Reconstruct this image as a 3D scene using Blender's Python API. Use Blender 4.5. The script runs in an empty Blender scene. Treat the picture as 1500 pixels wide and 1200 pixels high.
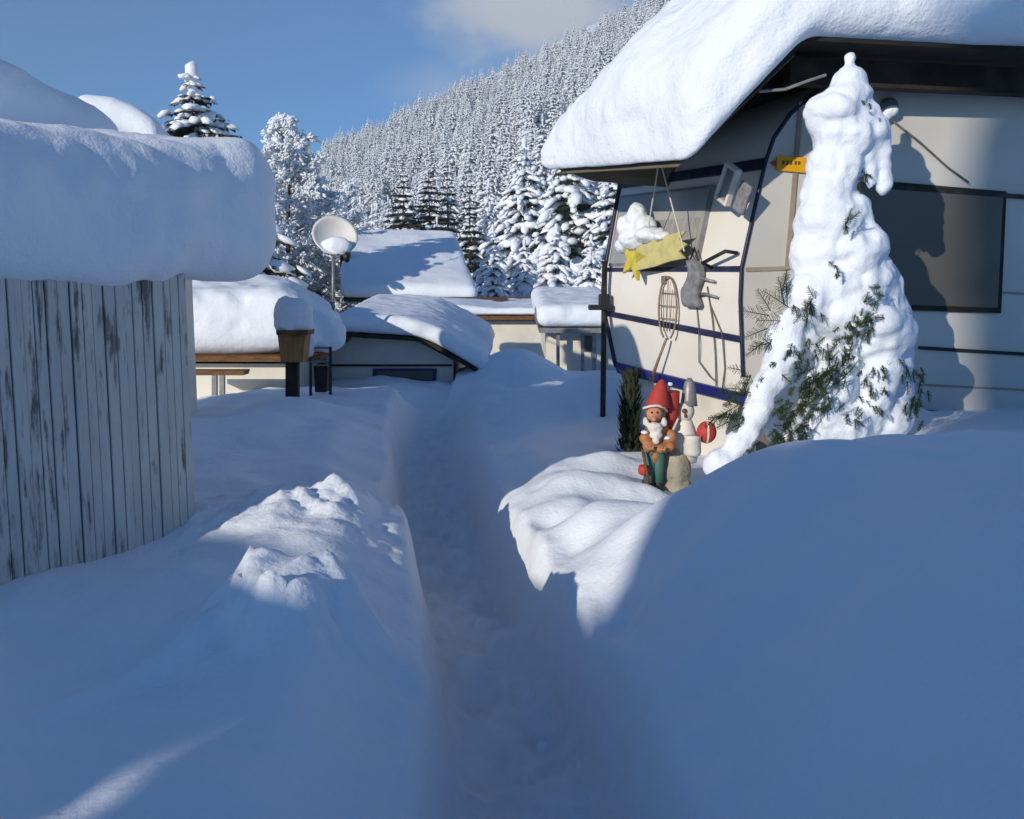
import bpy, math, random
import numpy as np
from mathutils import Vector, Matrix

SC = bpy.context.scene
COL = SC.collection
PI = math.pi
R = math.radians

# ------------------------------------------------------------------ camera
FPX = 1375.0                       # focal length in photo pixels (photo 1500 x 1200)
EYE = Vector((0, 0, 1.65))
PITCH = math.atan(170 / FPX)
cam = bpy.data.cameras.new("camera")
cam.sensor_width = 36; cam.sensor_fit = 'HORIZONTAL'
cam.lens = FPX / 1500 * 36
cam.clip_start = .05; cam.clip_end = 6000
co = bpy.data.objects.new("camera", cam); COL.objects.link(co)
co.location = EYE; co.rotation_euler = (PI/2 - PITCH, 0, 0)
SC.camera = co
FWD = Vector((0, math.cos(PITCH), -math.sin(PITCH)))
UPV = Vector((0, math.sin(PITCH), math.cos(PITCH)))
RGT = Vector((1, 0, 0))

def ray(px, py):
    return FWD + RGT*((px-750)/FPX) + UPV*(-(py-600)/FPX)
def at(px, py, Y):                 # the point at ground distance Y that the photo shows there
    r = ray(px, py); return EYE + r*(Y/r.y)
def on_plane(px, py, p0, n):
    r = ray(px, py); n = Vector(n); return EYE + r*((Vector(p0)-EYE).dot(n)/r.dot(n))

# ------------------------------------------------------------------ noise
def _h(ix, iy, iz, s):
    v = (ix.astype(np.int64)*374761393 + iy.astype(np.int64)*668265263 + iz.astype(np.int64)*1440662683 + s*974634777) & 0xffffffff
    v = ((v ^ (v >> 13))*1274126177) & 0xffffffff
    v = ((v ^ (v >> 16))*2246822519) & 0xffffffff
    return ((v ^ (v >> 15)) & 0xffff)/65535.0
def vnoise(p, s=0):
    p = np.asarray(p, float); i = np.floor(p); f = p-i; f = f*f*f*(f*(f*6-15)+10)
    x, y, z = i[..., 0], i[..., 1], i[..., 2]; a, b, c = f[..., 0], f[..., 1], f[..., 2]
    def L(u, v, t): return u+(v-u)*t
    q = lambda dx, dy, dz: _h(x+dx, y+dy, z+dz, s)
    return L(L(L(q(0,0,0), q(1,0,0), a), L(q(0,1,0), q(1,1,0), a), b),
             L(L(q(0,0,1), q(1,0,1), a), L(q(0,1,1), q(1,1,1), a), b), c)*2-1
def fbm(p, o=3, s=0):
    p = np.asarray(p, float); t = 0; a = 1
    for k in range(o):
        t = t+a*vnoise(p*2**k+13.7*k, s+k); a *= .5
    return t
def fbm2(x, y, sc, o=3, s=0):
    return fbm(np.stack([x/sc, y/sc, np.zeros_like(x)+.37], -1), o, s)
def sst(a, b, x):
    t = np.clip((x-a)/(b-a), 0, 1); return t*t*(3-2*t)

# ------------------------------------------------------------------ materials
MATS = {}
def mat(name, col, rough=.6, bump=None, metal=0, spec=.3, var=None, coat=0):
    m = bpy.data.materials.new(name); m.use_nodes = True; nt = m.node_tree; N = nt.nodes; L = nt.links
    b = N['Principled BSDF']
    b.inputs['Base Color'].default_value = (*col, 1); b.inputs['Roughness'].default_value = rough
    b.inputs['Metallic'].default_value = metal; b.inputs['Specular IOR Level'].default_value = spec
    if coat: b.inputs['Coat Weight'].default_value = coat
    tc = N.new('ShaderNodeTexCoord')
    if var:                        # (scale, second colour, low, high[, stretch])
        no = N.new('ShaderNodeTexNoise'); no.inputs['Scale'].default_value = var[0]; no.inputs['Detail'].default_value = 5
        mp = N.new('ShaderNodeMapping'); L.new(tc.outputs['Object'], mp.inputs[0])
        if len(var) > 4: mp.inputs['Scale'].default_value = var[4]
        L.new(mp.outputs[0], no.inputs['Vector'])
        rp = N.new('ShaderNodeMapRange'); rp.inputs[1].default_value = var[2]; rp.inputs[2].default_value = var[3]
        L.new(no.outputs['Fac'], rp.inputs[0])
        mx = N.new('ShaderNodeMix'); mx.data_type = 'RGBA'
        mx.inputs[6].default_value = (*col, 1); mx.inputs[7].default_value = (*var[1], 1)
        L.new(rp.outputs[0], mx.inputs[0]); L.new(mx.outputs[2], b.inputs['Base Color'])
    if bump:                       # list of (scale, strength, distance)
        prev = None
        for sc, st, di in bump:
            no = N.new('ShaderNodeTexNoise'); no.inputs['Scale'].default_value = sc; no.inputs['Detail'].default_value = 4
            L.new(tc.outputs['Object'], no.inputs['Vector'])
            bp = N.new('ShaderNodeBump'); bp.inputs['Strength'].default_value = st; bp.inputs['Distance'].default_value = di
            L.new(no.outputs['Fac'], bp.inputs['Height'])
            if prev: L.new(prev.outputs[0], bp.inputs['Normal'])
            prev = bp
        L.new(prev.outputs[0], b.inputs['Normal'])
    MATS[name] = m
    return m

SNOW = mat('snow', (.80, .86, .93), .75, [(9, .25, .05), (70, .35, .012)], spec=.15)
SNOWG = mat('snow_banks', (.80, .86, .93), .75, [(6, .2, .08), (45, .28, .015), (160, .25, .005)], spec=.15)
def trodden():
    nt = SNOWG.node_tree; N = nt.nodes; L = nt.links
    a = N.new('ShaderNodeAttribute'); a.attribute_name = 'trodden'
    tc = N.new('ShaderNodeTexCoord'); no = N.new('ShaderNodeTexNoise'); no.inputs['Scale'].default_value = 7; no.inputs['Detail'].default_value = 5; L.new(tc.outputs['Object'], no.inputs['Vector'])
    r = N.new('ShaderNodeMapRange'); r.inputs[1].default_value = .3; r.inputs[2].default_value = .7; r.inputs[3].default_value = .55; r.inputs[4].default_value = 1; L.new(no.outputs['Fac'], r.inputs[0])
    mu = N.new('ShaderNodeMath'); mu.operation = 'MULTIPLY'; L.new(a.outputs['Fac'], mu.inputs[0]); L.new(r.outputs[0], mu.inputs[1])
    mx = N.new('ShaderNodeMix'); mx.data_type = 'RGBA'; mx.inputs[6].default_value = (.80, .86, .93, 1); mx.inputs[7].default_value = (.76, .74, .72, 1)
    L.new(mu.outputs[0], mx.inputs[0]); L.new(mx.outputs[2], N['Principled BSDF'].inputs['Base Color'])
trodden()
SNOWR = mat('snow_rough', (.80, .86, .93), .75, [(11, .35, .05), (60, .35, .015)], spec=.15)
SNOWT = mat('snow_on_trees', (.82, .86, .91), .8, spec=.1)
FROST = mat('frost', (.78, .82, .87), .8, spec=.1)
BARK = mat('bark', (.055, .04, .03), .9, spec=.1, var=(9, (.12, .10, .09), .45, .6))
NEED = mat('needles', (.030, .042, .022), .7, spec=.15, var=(1.7, (.055, .062, .03), .4, .65))
NEEDF = mat('frosted_needles', (.10, .11, .10), .8, spec=.1, var=(1.7, (.22, .23, .23), .4, .65))
NEEDN = mat('needles_near', (.020, .038, .014), .6, spec=.2, var=(6, (.05, .078, .022), .45, .7))
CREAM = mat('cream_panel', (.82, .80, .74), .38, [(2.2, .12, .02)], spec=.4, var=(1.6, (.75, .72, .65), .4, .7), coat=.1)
CREAM2 = mat('cream_lower', (.72, .69, .61), .42, [(2.2, .12, .02)], spec=.4, var=(2.4, (.52, .48, .39), .4, .7))
WALLW = mat('white_wall', (.74, .71, .62), .7, var=(2, (.62, .59, .52), .45, .7))
BLUE = mat('blue_trim', (.012, .014, .14), .4, spec=.4, var=(6, (.03, .035, .19), .5, .7))
DKBLUE = mat('dark_blue_rail', (.02, .022, .06), .45, var=(9, (.05, .05, .10), .5, .7))
BLACK = mat('dark_metal', (.018, .018, .02), .5, var=(8, (.05, .05, .05), .5, .7))
GREY = mat('grey_metal', (.22, .22, .23), .45, metal=.3, var=(8, (.33, .33, .33), .45, .7))
GLASS = mat('window_glass', (.42, .42, .40), .3, spec=.5, var=(2.2, (.30, .305, .30), .4, .7))
GLASSD = mat('dark_glass', (.10, .095, .085), .35, spec=.4, var=(1.2, (.13, .12, .105), .4, .7))
CURTAIN = mat('pale_blind', (.34, .34, .33), .6, var=(30, (.26, .26, .26), .4, .6, (1, 1, .1)))
DKWOOD = mat('dark_timber', (.022, .018, .014), .8, [(30, .3, .01)], var=(5, (.05, .04, .03), .45, .7))
LINER = mat('canopy_lining', (.16, .14, .095), .85, [(6, .3, .03)], var=(2.5, (.11, .095, .065), .4, .7))
BROWN = mat('brown_timber', (.17, .085, .035), .7, [(30, .3, .008)], var=(7, (.09, .045, .02), .4, .7, (1, 1, 4)))
OCHRE = mat('ochre_wood', (.36, .19, .065), .7, [(20, .3, .008)], var=(9, (.22, .11, .035), .42, .68, (3, 3, .5)))
REDBRN = mat('red_brown_boards', (.07, .018, .014), .8, var=(5, (.11, .035, .025), .4, .7))
GREYWALL = mat('grey_blue_wall', (.42, .43, .42), .7, var=(3, (.34, .35, .36), .4, .7))
BRICK = mat('block_skirting', (.16, .15, .13), .85, [(12, .5, .02)], var=(6, (.08, .08, .075), .4, .65))
ROOFM = mat('roof_sheet', (.016, .015, .014), .8, var=(4, (.03, .028, .026), .4, .7))
YELLOW = mat('yellow_star', (.66, .56, .08), .5, var=(14, (.50, .40, .06), .45, .7))
YTAIL = mat('pale_yellow_tail', (.62, .56, .22), .5, var=(14, (.48, .44, .20), .45, .7))
YSIGN = mat('yellow_sign', (.80, .42, .01), .5, var=(10, (.72, .36, .01), .45, .7))
REDP = mat('red_paint', (.46, .05, .04), .6, var=(24, (.34, .05, .04), .5, .75))
SKIN = mat('painted_skin', (.56, .27, .15), .55, var=(30, (.44, .19, .10), .5, .75))
ORANGE = mat('orange_shirt', (.44, .19, .075), .6, var=(22, (.30, .12, .06), .45, .7))
TEAL = mat('teal_trousers', (.05, .16, .13), .6, var=(22, (.09, .13, .10), .45, .7))
BEARD = mat('white_beard', (.74, .71, .66), .7, var=(12, (.60, .56, .50), .45, .7))
BOOT = mat('dark_boots', (.035, .032, .025), .6, var=(8, (.07, .07, .05), .45, .7))
STONE = mat('pale_stone', (.42, .38, .31), .9, [(9, .8, .05)], var=(6, (.28, .26, .20), .4, .65))
PLASTER = mat('white_plaster', (.72, .70, .64), .6, var=(7, (.58, .56, .52), .45, .7))
DISHM = mat('dish_paint', (.78, .77, .72), .5, var=(3, (.66, .64, .58), .45, .7))
CORD = mat('pale_cord', (.62, .60, .55), .7, var=(20, (.5, .5, .46), .45, .7))
CABLE = mat('grey_cable', (.16, .14, .12), .6, var=(20, (.10, .10, .09), .45, .7))
MESHB = mat('grey_cloth', (.17, .18, .20), .9, [(80, .5, .01)], var=(25, (.25, .26, .27), .4, .6))
RATTAN = mat('rattan', (.30, .22, .14), .7, var=(30, (.20, .14, .09), .4, .6))
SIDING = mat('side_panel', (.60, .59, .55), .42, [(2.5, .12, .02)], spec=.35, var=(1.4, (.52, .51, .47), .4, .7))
SEAM = mat('seam_strip', (.30, .25, .19), .6, var=(9, (.38, .33, .26), .4, .7))

def peeling():
    m = mat('peeling_white_boards', (.5, .5, .5), .8); nt = m.node_tree; N = nt.nodes; L = nt.links; b = N['Principled BSDF']
    tc = N.new('ShaderNodeTexCoord')
    def noise(sx, sz, sc, det=6):
        mp = N.new('ShaderNodeMapping'); mp.inputs['Scale'].default_value = (sx, sx, sz); L.new(tc.outputs['Object'], mp.inputs[0])
        n = N.new('ShaderNodeTexNoise'); n.inputs['Scale'].default_value = sc; n.inputs['Detail'].default_value = det
        n.inputs['Roughness'].default_value = .65
        L.new(mp.outputs[0], n.inputs['Vector']); return n.outputs['Fac']
    def rng(s, a, c):
        r = N.new('ShaderNodeMapRange'); r.inputs[1].default_value = a; r.inputs[2].default_value = c; L.new(s, r.inputs[0]); return r.outputs[0]
    def mix(f, a, c):
        x = N.new('ShaderNodeMix'); x.data_type = 'RGBA'
        for i, v in ((6, a), (7, c)):
            if isinstance(v, tuple): x.inputs[i].default_value = (*v, 1)
            else: L.new(v, x.inputs[i])
        L.new(f, x.inputs[0]); return x.outputs[2]
    def math_(op, a, c):
        x = N.new('ShaderNodeMath'); x.operation = op
        for i, v in ((0, a), (1, c)):
            if isinstance(v, (int, float)): x.inputs[i].default_value = v
            else: L.new(v, x.inputs[i])
        return x.outputs[0]
    paint = mix(rng(noise(1, .25, 9), .35, .7), (.64, .61, .56), (.50, .48, .45))
    wood = mix(rng(noise(3, .10, 30), .35, .7), (.10, .09, .085), (.21, .195, .18))
    peel = math_('ADD', noise(1, .13, 22), math_('MULTIPLY', noise(.35, .3, 5), .6))
    out = mix(rng(peel, .83, .94), paint, wood)
    L.new(out, b.inputs['Base Color'])
    bp = N.new('ShaderNodeBump'); bp.inputs['Strength'].default_value = .4; bp.inputs['Distance'].default_value = .004
    L.new(peel, bp.inputs['Height']); L.new(bp.outputs[0], b.inputs['Normal'])
    return m
PEEL = peeling()

# ------------------------------------------------------------------ object helpers
def empty(name, loc=(0, 0, 0), label=None, cat=None, group=None):
    o = bpy.data.objects.new(name, None); COL.objects.link(o); o.location = loc; o.empty_display_size = .2
    return tag(o, label, cat, group)
def tag(o, label=None, cat=None, group=None, kind=None):
    if label: o['label'] = label
    if cat: o['category'] = cat
    if group: o['group'] = group
    if kind: o['kind'] = kind
    return o
def root_loc(o):
    v = Vector((0, 0, 0))
    while o: v += o.location; o = o.parent
    return v
def link_mesh(name, verts, faces, mats, parent=None, mi=None, smooth=False, local=False, origin=None):
    verts = np.asarray(verts, float).reshape(-1, 3)
    off = Vector((0, 0, 0))
    if parent is not None and not local: off = root_loc(parent)
    if origin is not None: off = Vector(origin)
    verts = verts-np.array(off)
    me = bpy.data.meshes.new(name)
    me.from_pydata(verts.tolist(), [], faces)
    if not isinstance(mats, (list, tuple)): mats = [mats]
    for m in mats: me.materials.append(m)
    if mi is not None: me.polygons.foreach_set('material_index', np.asarray(mi, np.int32))
    if smooth: me.polygons.foreach_set('use_smooth', np.ones(len(faces), bool))
    me.update()
    o = bpy.data.objects.new(name, me); COL.objects.link(o)
    if parent is not None: o.parent = parent
    elif origin is not None: o.location = off
    return o

class MB:
    def __init__(s): s.v = []; s.f = []; s.m = []; s.mats = []
    def _mi(s, m):
        if m not in s.mats: s.mats.append(m)
        return s.mats.index(m)
    def add(s, v, f, m):
        k = len(s.v); i = s._mi(m)
        s.v += [tuple(p) for p in v]; s.f += [[k+j for j in q] for q in f]; s.m += [i]*len(f)
        return s
    def hexa(s, p, m):             # 8 corners: bottom 4 then top 4
        return s.add(p, [(3,2,1,0), (4,5,6,7), (0,1,5,4), (1,2,6,5), (2,3,7,6), (3,0,4,7)], m)
    def box(s, c, d, m, M=None, bev=0):
        c = Vector(c); M = M or Matrix.Identity(3); d = Vector(d)/2
        if bev <= 0:
            P = [c+M@Vector((x*d.x, y*d.y, z*d.z)) for z in (-1, 1) for x, y in ((-1,-1), (1,-1), (1,1), (-1,1))]
            return s.hexa(P, m)
        V, F = rbox(d.x, d.y, d.z, bev, (3, 3, 3), edge=True)
        return s.add([c+M@Vector(p) for p in V], F, m)
    def tube(s, pts, rad, m, n=8, cap=True):
        pts = [Vector(p) for p in pts]; V = []; F = []; k = len(pts)
        rs = rad if isinstance(rad, (list, tuple)) else [rad]*k
        t = (pts[1]-pts[0]).normalized(); a = t.orthogonal().normalized()
        for i, p in enumerate(pts):
            t = (pts[min(i+1, k-1)]-pts[max(i-1, 0)]).normalized()
            a = (a-t*a.dot(t)).normalized(); b = t.cross(a)
            V += [p+(a*math.cos(2*PI*j/n)+b*math.sin(2*PI*j/n))*rs[i] for j in range(n)]
        for i in range(k-1):
            F += [(i*n+j, i*n+(j+1) % n, (i+1)*n+(j+1) % n, (i+1)*n+j) for j in range(n)]
        if cap: F += [tuple(reversed(range(n))), tuple(range((k-1)*n, k*n))]
        return s.add(V, F, m)
    def ball(s, c, r, m, M=None, nu=14, nv=9, jit=0, seed=0):
        c = Vector(c); r = Vector(r) if not isinstance(r, (int, float)) else Vector((r, r, r)); M = M or Matrix.Identity(3)
        rg = random.Random(seed); V = [Vector((0, 0, -1))]; F = []
        for i in range(1, nv):
            th = PI*i/nv-PI/2
            for j in range(nu):
                V.append(Vector((math.cos(th)*math.cos(2*PI*j/nu), math.cos(th)*math.sin(2*PI*j/nu), math.sin(th)))*(1+rg.uniform(-jit, jit)))
        V.append(Vector((0, 0, 1))); n = len(V)-1
        for j in range(nu):
            F.append((0, 1+(j+1) % nu, 1+j)); F.append((n, n-nu+j, n-nu+(j+1) % nu))
        for i in range(nv-2):
            F += [(1+i*nu+j, 1+i*nu+(j+1) % nu, 1+(i+1)*nu+(j+1) % nu, 1+(i+1)*nu+j) for j in range(nu)]
        return s.add([c+M@Vector((p.x*r.x, p.y*r.y, p.z*r.z)) for p in V], F, m)
    def lathe(s, base, prof, m, n=20, M=None):   # prof: (radius, height)
        base = Vector(base); M = M or Matrix.Identity(3); V = []; F = []
        for r, h in prof:
            V += [base+M@Vector((r*math.cos(2*PI*j/n), r*math.sin(2*PI*j/n), h)) for j in range(n)]
        for i in range(len(prof)-1):
            F += [(i*n+j, i*n+(j+1) % n, (i+1)*n+(j+1) % n, (i+1)*n+j) for j in range(n)]
        F += [tuple(reversed(range(n))), tuple(range((len(prof)-1)*n, len(prof)*n))]
        return s.add(V, F, m)
    def prism(s, poly, d, m):       # 3-D outline extruded along d
        poly = [Vector(p) for p in poly]; d = Vector(d); n = len(poly)
        V = poly+[p+d for p in poly]
        nrm = Vector((0, 0, 0))
        for i in range(n): nrm += poly[i].cross(poly[(i+1) % n])
        fr = tuple(range(n)); bk = tuple(range(2*n-1, n-1, -1))
        F = [fr, bk]+[(i, n+i, n+(i+1) % n, (i+1) % n) for i in range(n)]
        if nrm.dot(d) > 0: F = [tuple(reversed(q)) for q in F]
        return s.add(V, F, m)
    def build(s, name, parent=None, smooth=False, local=False, origin=None, bevel=0):
        o = link_mesh(name, s.v, s.f, s.mats, parent, s.m, smooth, local, origin)
        if bevel:
            b = o.modifiers.new('bevel', 'BEVEL'); b.width = bevel; b.segments = 2; b.limit_method = 'ANGLE'; b.angle_limit = R(40)
        if smooth == 'auto':
            o.data.set_sharp_from_angle(angle=R(40))
        return o

def rbox(hx, hy, hz, r, n, edge=False):
    """rounded box: verts, faces in local coordinates; n = cells per side"""
    key = {}; V = []; F = []
    def coords(h, k):
        c = [h*(2*i/k-1) for i in range(k+1)]
        if edge and h > r: c = [-h, -h+r*.3, -h+r, h-r, h-r*.3, h]
        return c
    cx, cy, cz = coords(hx, n[0]), coords(hy, n[1]), coords(hz, n[2])
    def vid(i, j, k):
        if (i, j, k) in key: return key[i, j, k]
        p = np.array((cx[i], cy[j], cz[k])); c = np.array((max(hx-r, 0), max(hy-r, 0), max(hz-r, 0)))
        q = np.clip(p, -c, c); d = p-q; l = np.linalg.norm(d)
        if l > 1e-9: p = q+d/l*r
        key[i, j, k] = len(V); V.append(p); return len(V)-1
    a, b, c = len(cx)-1, len(cy)-1, len(cz)-1
    for i in range(a):
        for j in range(b):
            F.append((vid(i,j,0), vid(i,j+1,0), vid(i+1,j+1,0), vid(i+1,j,0)))
            F.append((vid(i,j,c), vid(i+1,j,c), vid(i+1,j+1,c), vid(i,j+1,c)))
    for i in range(a):
        for k in range(c):
            F.append((vid(i,0,k), vid(i+1,0,k), vid(i+1,0,k+1), vid(i,0,k+1)))
            F.append((vid(i,b,k), vid(i,b,k+1), vid(i+1,b,k+1), vid(i+1,b,k)))
    for j in range(b):
        for k in range(c):
            F.append((vid(0,j,k), vid(0,j,k+1), vid(0,j+1,k+1), vid(0,j+1,k)))
            F.append((vid(a,j,k), vid(a,j+1,k), vid(a,j+1,k+1), vid(a,j,k+1)))
    return V, F

def vert_normals(V, F):
    N = np.zeros_like(V)
    F4 = np.array([f if len(f) == 4 else (*f, f[2]) for f in F])
    a = V[F4[:, 2]]-V[F4[:, 0]]; b = V[F4[:, 3]]-V[F4[:, 1]]; n = np.cross(a, b)
    for k in range(4): np.add.at(N, F4[:, k], n)
    return N/np.maximum(np.linalg.norm(N, axis=1, keepdims=True), 1e-9)

def polyline_at(pts, t):
    pts = np.array([tuple(p) for p in pts], float); seg = np.linalg.norm(np.diff(pts, axis=0), axis=1)
    c = np.concatenate([[0], np.cumsum(seg)]); c /= c[-1]
    return np.stack([np.interp(t, c, pts[:, k]) for k in range(3)], -1)

def snow_over(name, near, far, T, r=.2, over=(.1, .1, .1, .1), res=.05, amp=.025, nsc=.25, parent=None, m=SNOW, seed=0,
              fn=None, soft=.06, big=.05):
    """snow lying on a strip of roof between two 3-D polylines; over = overhang at (start, end, near, far)"""
    near = [Vector(p) for p in near]; far = [Vector(p) for p in far]
    Lu = (sum((near[i+1]-near[i]).length for i in range(len(near)-1))+sum((far[i+1]-far[i]).length for i in range(len(far)-1)))/2
    Lv = ((near[0]-far[0]).length+(near[-1]-far[-1]).length)/2
    hx = (Lu+over[0]+over[1])/2; hy = (Lv+over[2]+over[3])/2; hz = T/2; r = min(r, hz*.99)
    n = [max(4, min(150, int(2*h/res))) for h in (hx, hy, hz)]
    V, F = rbox(hx, hy, hz, r, n); V = np.array(V)
    u = (V[:, 0]+hx-over[0])/Lu; v = (V[:, 1]+hy-over[2])/Lv; w = V[:, 2]+hz
    acc = 0
    for k in (-1, -.5, 0, .5, 1):   # soften the bends of the roof line
        t = u+k*soft; tc = np.clip(t, 0, 1)
        pn = polyline_at(near, tc); pf = polyline_at(far, tc); B = pn+(pf-pn)*v[:, None]
        e = 1e-3
        d0 = (polyline_at(near, np.full(1, e))-polyline_at(near, np.zeros(1)))/e
        d1 = (polyline_at(near, np.ones(1))-polyline_at(near, np.full(1, 1-e)))/e
        B = B+np.where(t < 0, t, 0)[:, None]*d0+np.where(t > 1, t-1, 0)[:, None]*d1
        acc = acc+B/5
    P = acc.copy(); P[:, 2] += w
    if fn is not None: P = fn(P, u, v, w)
    N = vert_normals(P, F)
    k = np.clip(w/T*2, .15, 1)
    P = P+N*((fbm(P/nsc, 3, seed)*amp+fbm(P/(nsc*5), 2, seed+9)*big)*k)[:, None]
    return link_mesh(name, P, F, m, parent, smooth=True)

def evaluated(o):
    dg = bpy.context.evaluated_depsgraph_get(); me = bpy.data.meshes.new_from_object(o.evaluated_get(dg)); return me

def blob(name, balls, voxel, m, parent=None, smooth=4, amp=.012, nsc=.09, seed=0):
    """one continuous skin round many overlapping ellipsoids (centre, radii, rotation matrix or None)"""
    b = MB()
    for c, r, M in balls: b.ball(c, r, m, M, 12, 8)
    o = b.build(name, parent)
    rm = o.modifiers.new('r', 'REMESH'); rm.mode = 'VOXEL'; rm.voxel_size = voxel
    sm = o.modifiers.new('s', 'SMOOTH'); sm.factor = .5; sm.iterations = smooth
    bpy.context.view_layer.update()
    me = evaluated(o); o.modifiers.clear(); o.data = me
    n = len(me.vertices); V = np.empty(n*3); me.vertices.foreach_get('co', V); V = V.reshape(-1, 3)
    N = np.empty(n*3); me.vertices.foreach_get('normal', N); N = N.reshape(-1, 3)
    V = V+N*(fbm(V/nsc, 3, seed)*amp)[:, None]
    me.vertices.foreach_set('co', V.ravel()); me.polygons.foreach_set('use_smooth', np.ones(len(me.polygons), bool))
    me.materials.clear(); me.materials.append(m); me.update()
    return o

# ------------------------------------------------------------------ ground
PY_ = [-6, 0, 2.8, 3.6, 4.5, 5.8, 7.3, 9.3, 12, 17.5, 22]
PC_ = [.25, .2, .12, .02, -.13, -.42, -.58, -.76, -.88, -.75, -.4]
PW_ = [.34, .34, .33, .32, .31, .32, .34, .38, .42, .45, .4]

def gauss(x, y, cx, cy, sx, sy, rot=0):
    c, s = math.cos(rot), math.sin(rot); a = (x-cx)*c+(y-cy)*s; b = -(x-cx)*s+(y-cy)*c
    return np.exp(-(a/sx)**2-(b/sy)**2)

def ground(x, y, want_trod=False):
    x = np.asarray(x, float); y = np.asarray(y, float)
    c = np.interp(y, PY_, PC_); w = np.interp(y, PY_, PW_)
    n1 = fbm2(x, y, 1.3, 3, 1); n2 = fbm2(x, y, .45, 2, 5); n3 = fbm2(x, y, .16, 3, 8)
    side = x-c
    d = np.abs(side)-w+np.where(side < 0, .03, .012)*fbm2(x, y, .55, 2, 21)+.008*n2
    fr_ = sst(6.5, 11, y); d = d/(1+.9*fr_)
    # banks
    hl = .49+.06*n1+.02*n2
    hl = hl-.05*sst(3.2, 2.2, y)+(.09*fbm2(x, y, 1.5, 2, 91)+.04*fbm2(x, y, .6, 2, 92))*sst(5.2, 6.5, y)
    hl = hl+.05*gauss(x, y, -1.9, 12.2, 1.0, 1.3)+.12*gauss(x, y, -1.2, 10.4, .5, .8)+.10*gauss(x, y, -1.0, 7.6, .5, 1.0)
    hl = hl+.06*gauss(x, y, -.62, 3.0, .35, 1.6)+.13*gauss(x, y, -2.1, 8.9, .7, .6)+.12*gauss(x, y, -1.45, 10.6, .5, .6)+.06*gauss(x, y, -2.6, 8, 1.0, 1.4)
    hl = hl+.13*gauss(x, y, -1.0, 4.7, .75, .55)+.05*gauss(x, y, -.7, 5.0, .3, .35)
    n4 = fbm2(x, y, .13, 4, 33); n5 = np.abs(fbm2(x, y, .22, 3, 37))
    rough = gauss(x, y, -.95, 4.65, .7, .5)
    hl = hl+rough*(.03*n3+.055*np.maximum(n4, -.3)+.05*n5+.035*np.abs(fbm2(x, y, .07, 2, 44)))
    lump = np.clip(1.3*gauss(x, y, -.76, 3.08, .21, .23)+.35*n4*gauss(x, y, -.76, 3.08, .28, .28), 0, .8)
    hl = hl+.25*lump+gauss(x, y, -.76, 3.08, .30, .28)*(.045*n4+.055*n5+.04*np.abs(fbm2(x, y, .07, 2, 44)))
    hl = hl+.06*gauss(x, y, -1.02, 2.86, .40, .055, .75)
    hr = .46+.04*n1+.015*n2
    hr = hr+.07*fbm2(x, y, .3, 2, 81)*np.exp(-((d-.12)/.22)**2)*sst(2, 3.4, y)
    md = np.clip((x-(c+w))/1.15, 0, 1); md = md*md*(3-2*md)
    fall = 1-sst(4.15, 5.1, y)*(1-.62*sst(1.75, 2.6, x))
    hr = hr+.60*md*fall*(1-.25*sst(2.6, .8, y))
    hl = hl-.17*sst(10.5, 13, y); hr = hr-.10*sst(11, 13, y)+.42*gauss(x, y, .05, 14.2, .75, .9)+.12*gauss(x, y, .5, 12.6, .8, .8)
    hr = hr+(.06*fbm2(x, y, .8, 2, 71)+.018*fbm2(x*.6+y*.4, y, .28, 2, 72))*sst(.5, 1.1, x)
    hr = hr+.42*gauss(x, y, .85, 9.1, .75, 1.1)+.10*gauss(x, y, -.25, 7.2, .35, .5)
    hr = hr+.07*gauss(x, y, .35, 5.6, .55, .22, .35)+.05*gauss(x, y, .3, 4.9, .4, .13, .5)-.05*gauss(x, y, .55, 5.2, .5, .12, .4)
    hr = hr+.10*gauss(x, y, .62, 6.3, .2, .2)-.03*gauss(x, y, .95, 5.3, .3, .25)+.05*gauss(x, y, .84, 5.6, .14, .10)
    hr = hr+.045*np.sin((y*1.0+x*.35)*7.5+2*n1)*gauss(x, y, .45, 5.0, .55, .9)
    hr = hr-.10*gauss(x, y, .44, 3.75, .10, .25)
    bank = np.where(side < 0, hl, hr)
    endw = 1-sst(10.5, 13.6, y)    # the trodden path ends behind a bend
    steep = .13+.06*n2
    wl = sst(-.08, .08, d)*.80+.20*sst(.06, .5, d)
    wr = sst(-.13, .05, d)*.76+.24*sst(-.02, .42, d)
    wall = np.where(side < 0, wl, wr); wall = 1-(1-wall)*endw
    foot = np.zeros_like(x+y)
    if np.ndim(x) == 2 and x.shape[1] > 300:
        rf_ = random.Random(17)
        for k in range(46):
            yk = 2.3+.19*k+rf_.uniform(-.05, .05); xk = np.interp(yk, PY_, PC_)+(.09 if k % 2 else -.09)+rf_.uniform(-.05, .05); an = rf_.uniform(-.25, .25)
            e = np.sqrt(((x-xk-an*(y-yk))/.055)**2+((y-yk)/.145)**2)
            foot = np.minimum(foot, -.032*sst(1.25, .8, e))+.008*np.exp(-((e-1.35)/.2)**2)
    floor = -.13+foot+.24*fr_+.04*n2+.022*n3+.03*np.sin(y*8+3*n1+np.sign(side)*1.3)*gauss(np.abs(side), 0*y, .13, 0, .12, 1)+.05*np.maximum(fbm2(x, y, .09, 2, 61)-.35, 0)*np.exp(-(d/.14)**2)*2
    near = floor*(1-wall)+bank*wall
    # fall to the valley, then the wooded hillside
    near = near+.0035*fbm2(x, y, .07, 2, 66)+.02*fbm2(x, y, .33, 2, 67)*wall
    near = near-2.1*sst(15.2, 26, y)
    near = near-.9*sst(-3.2, -6.5, x)*sst(7, 10, y)
    far = .29*y+.43*x-33+4*fbm2(x, y, 60, 3, 40)
    hill = np.log1p(np.exp(np.clip(far/4, -30, 30)))*4
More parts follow.
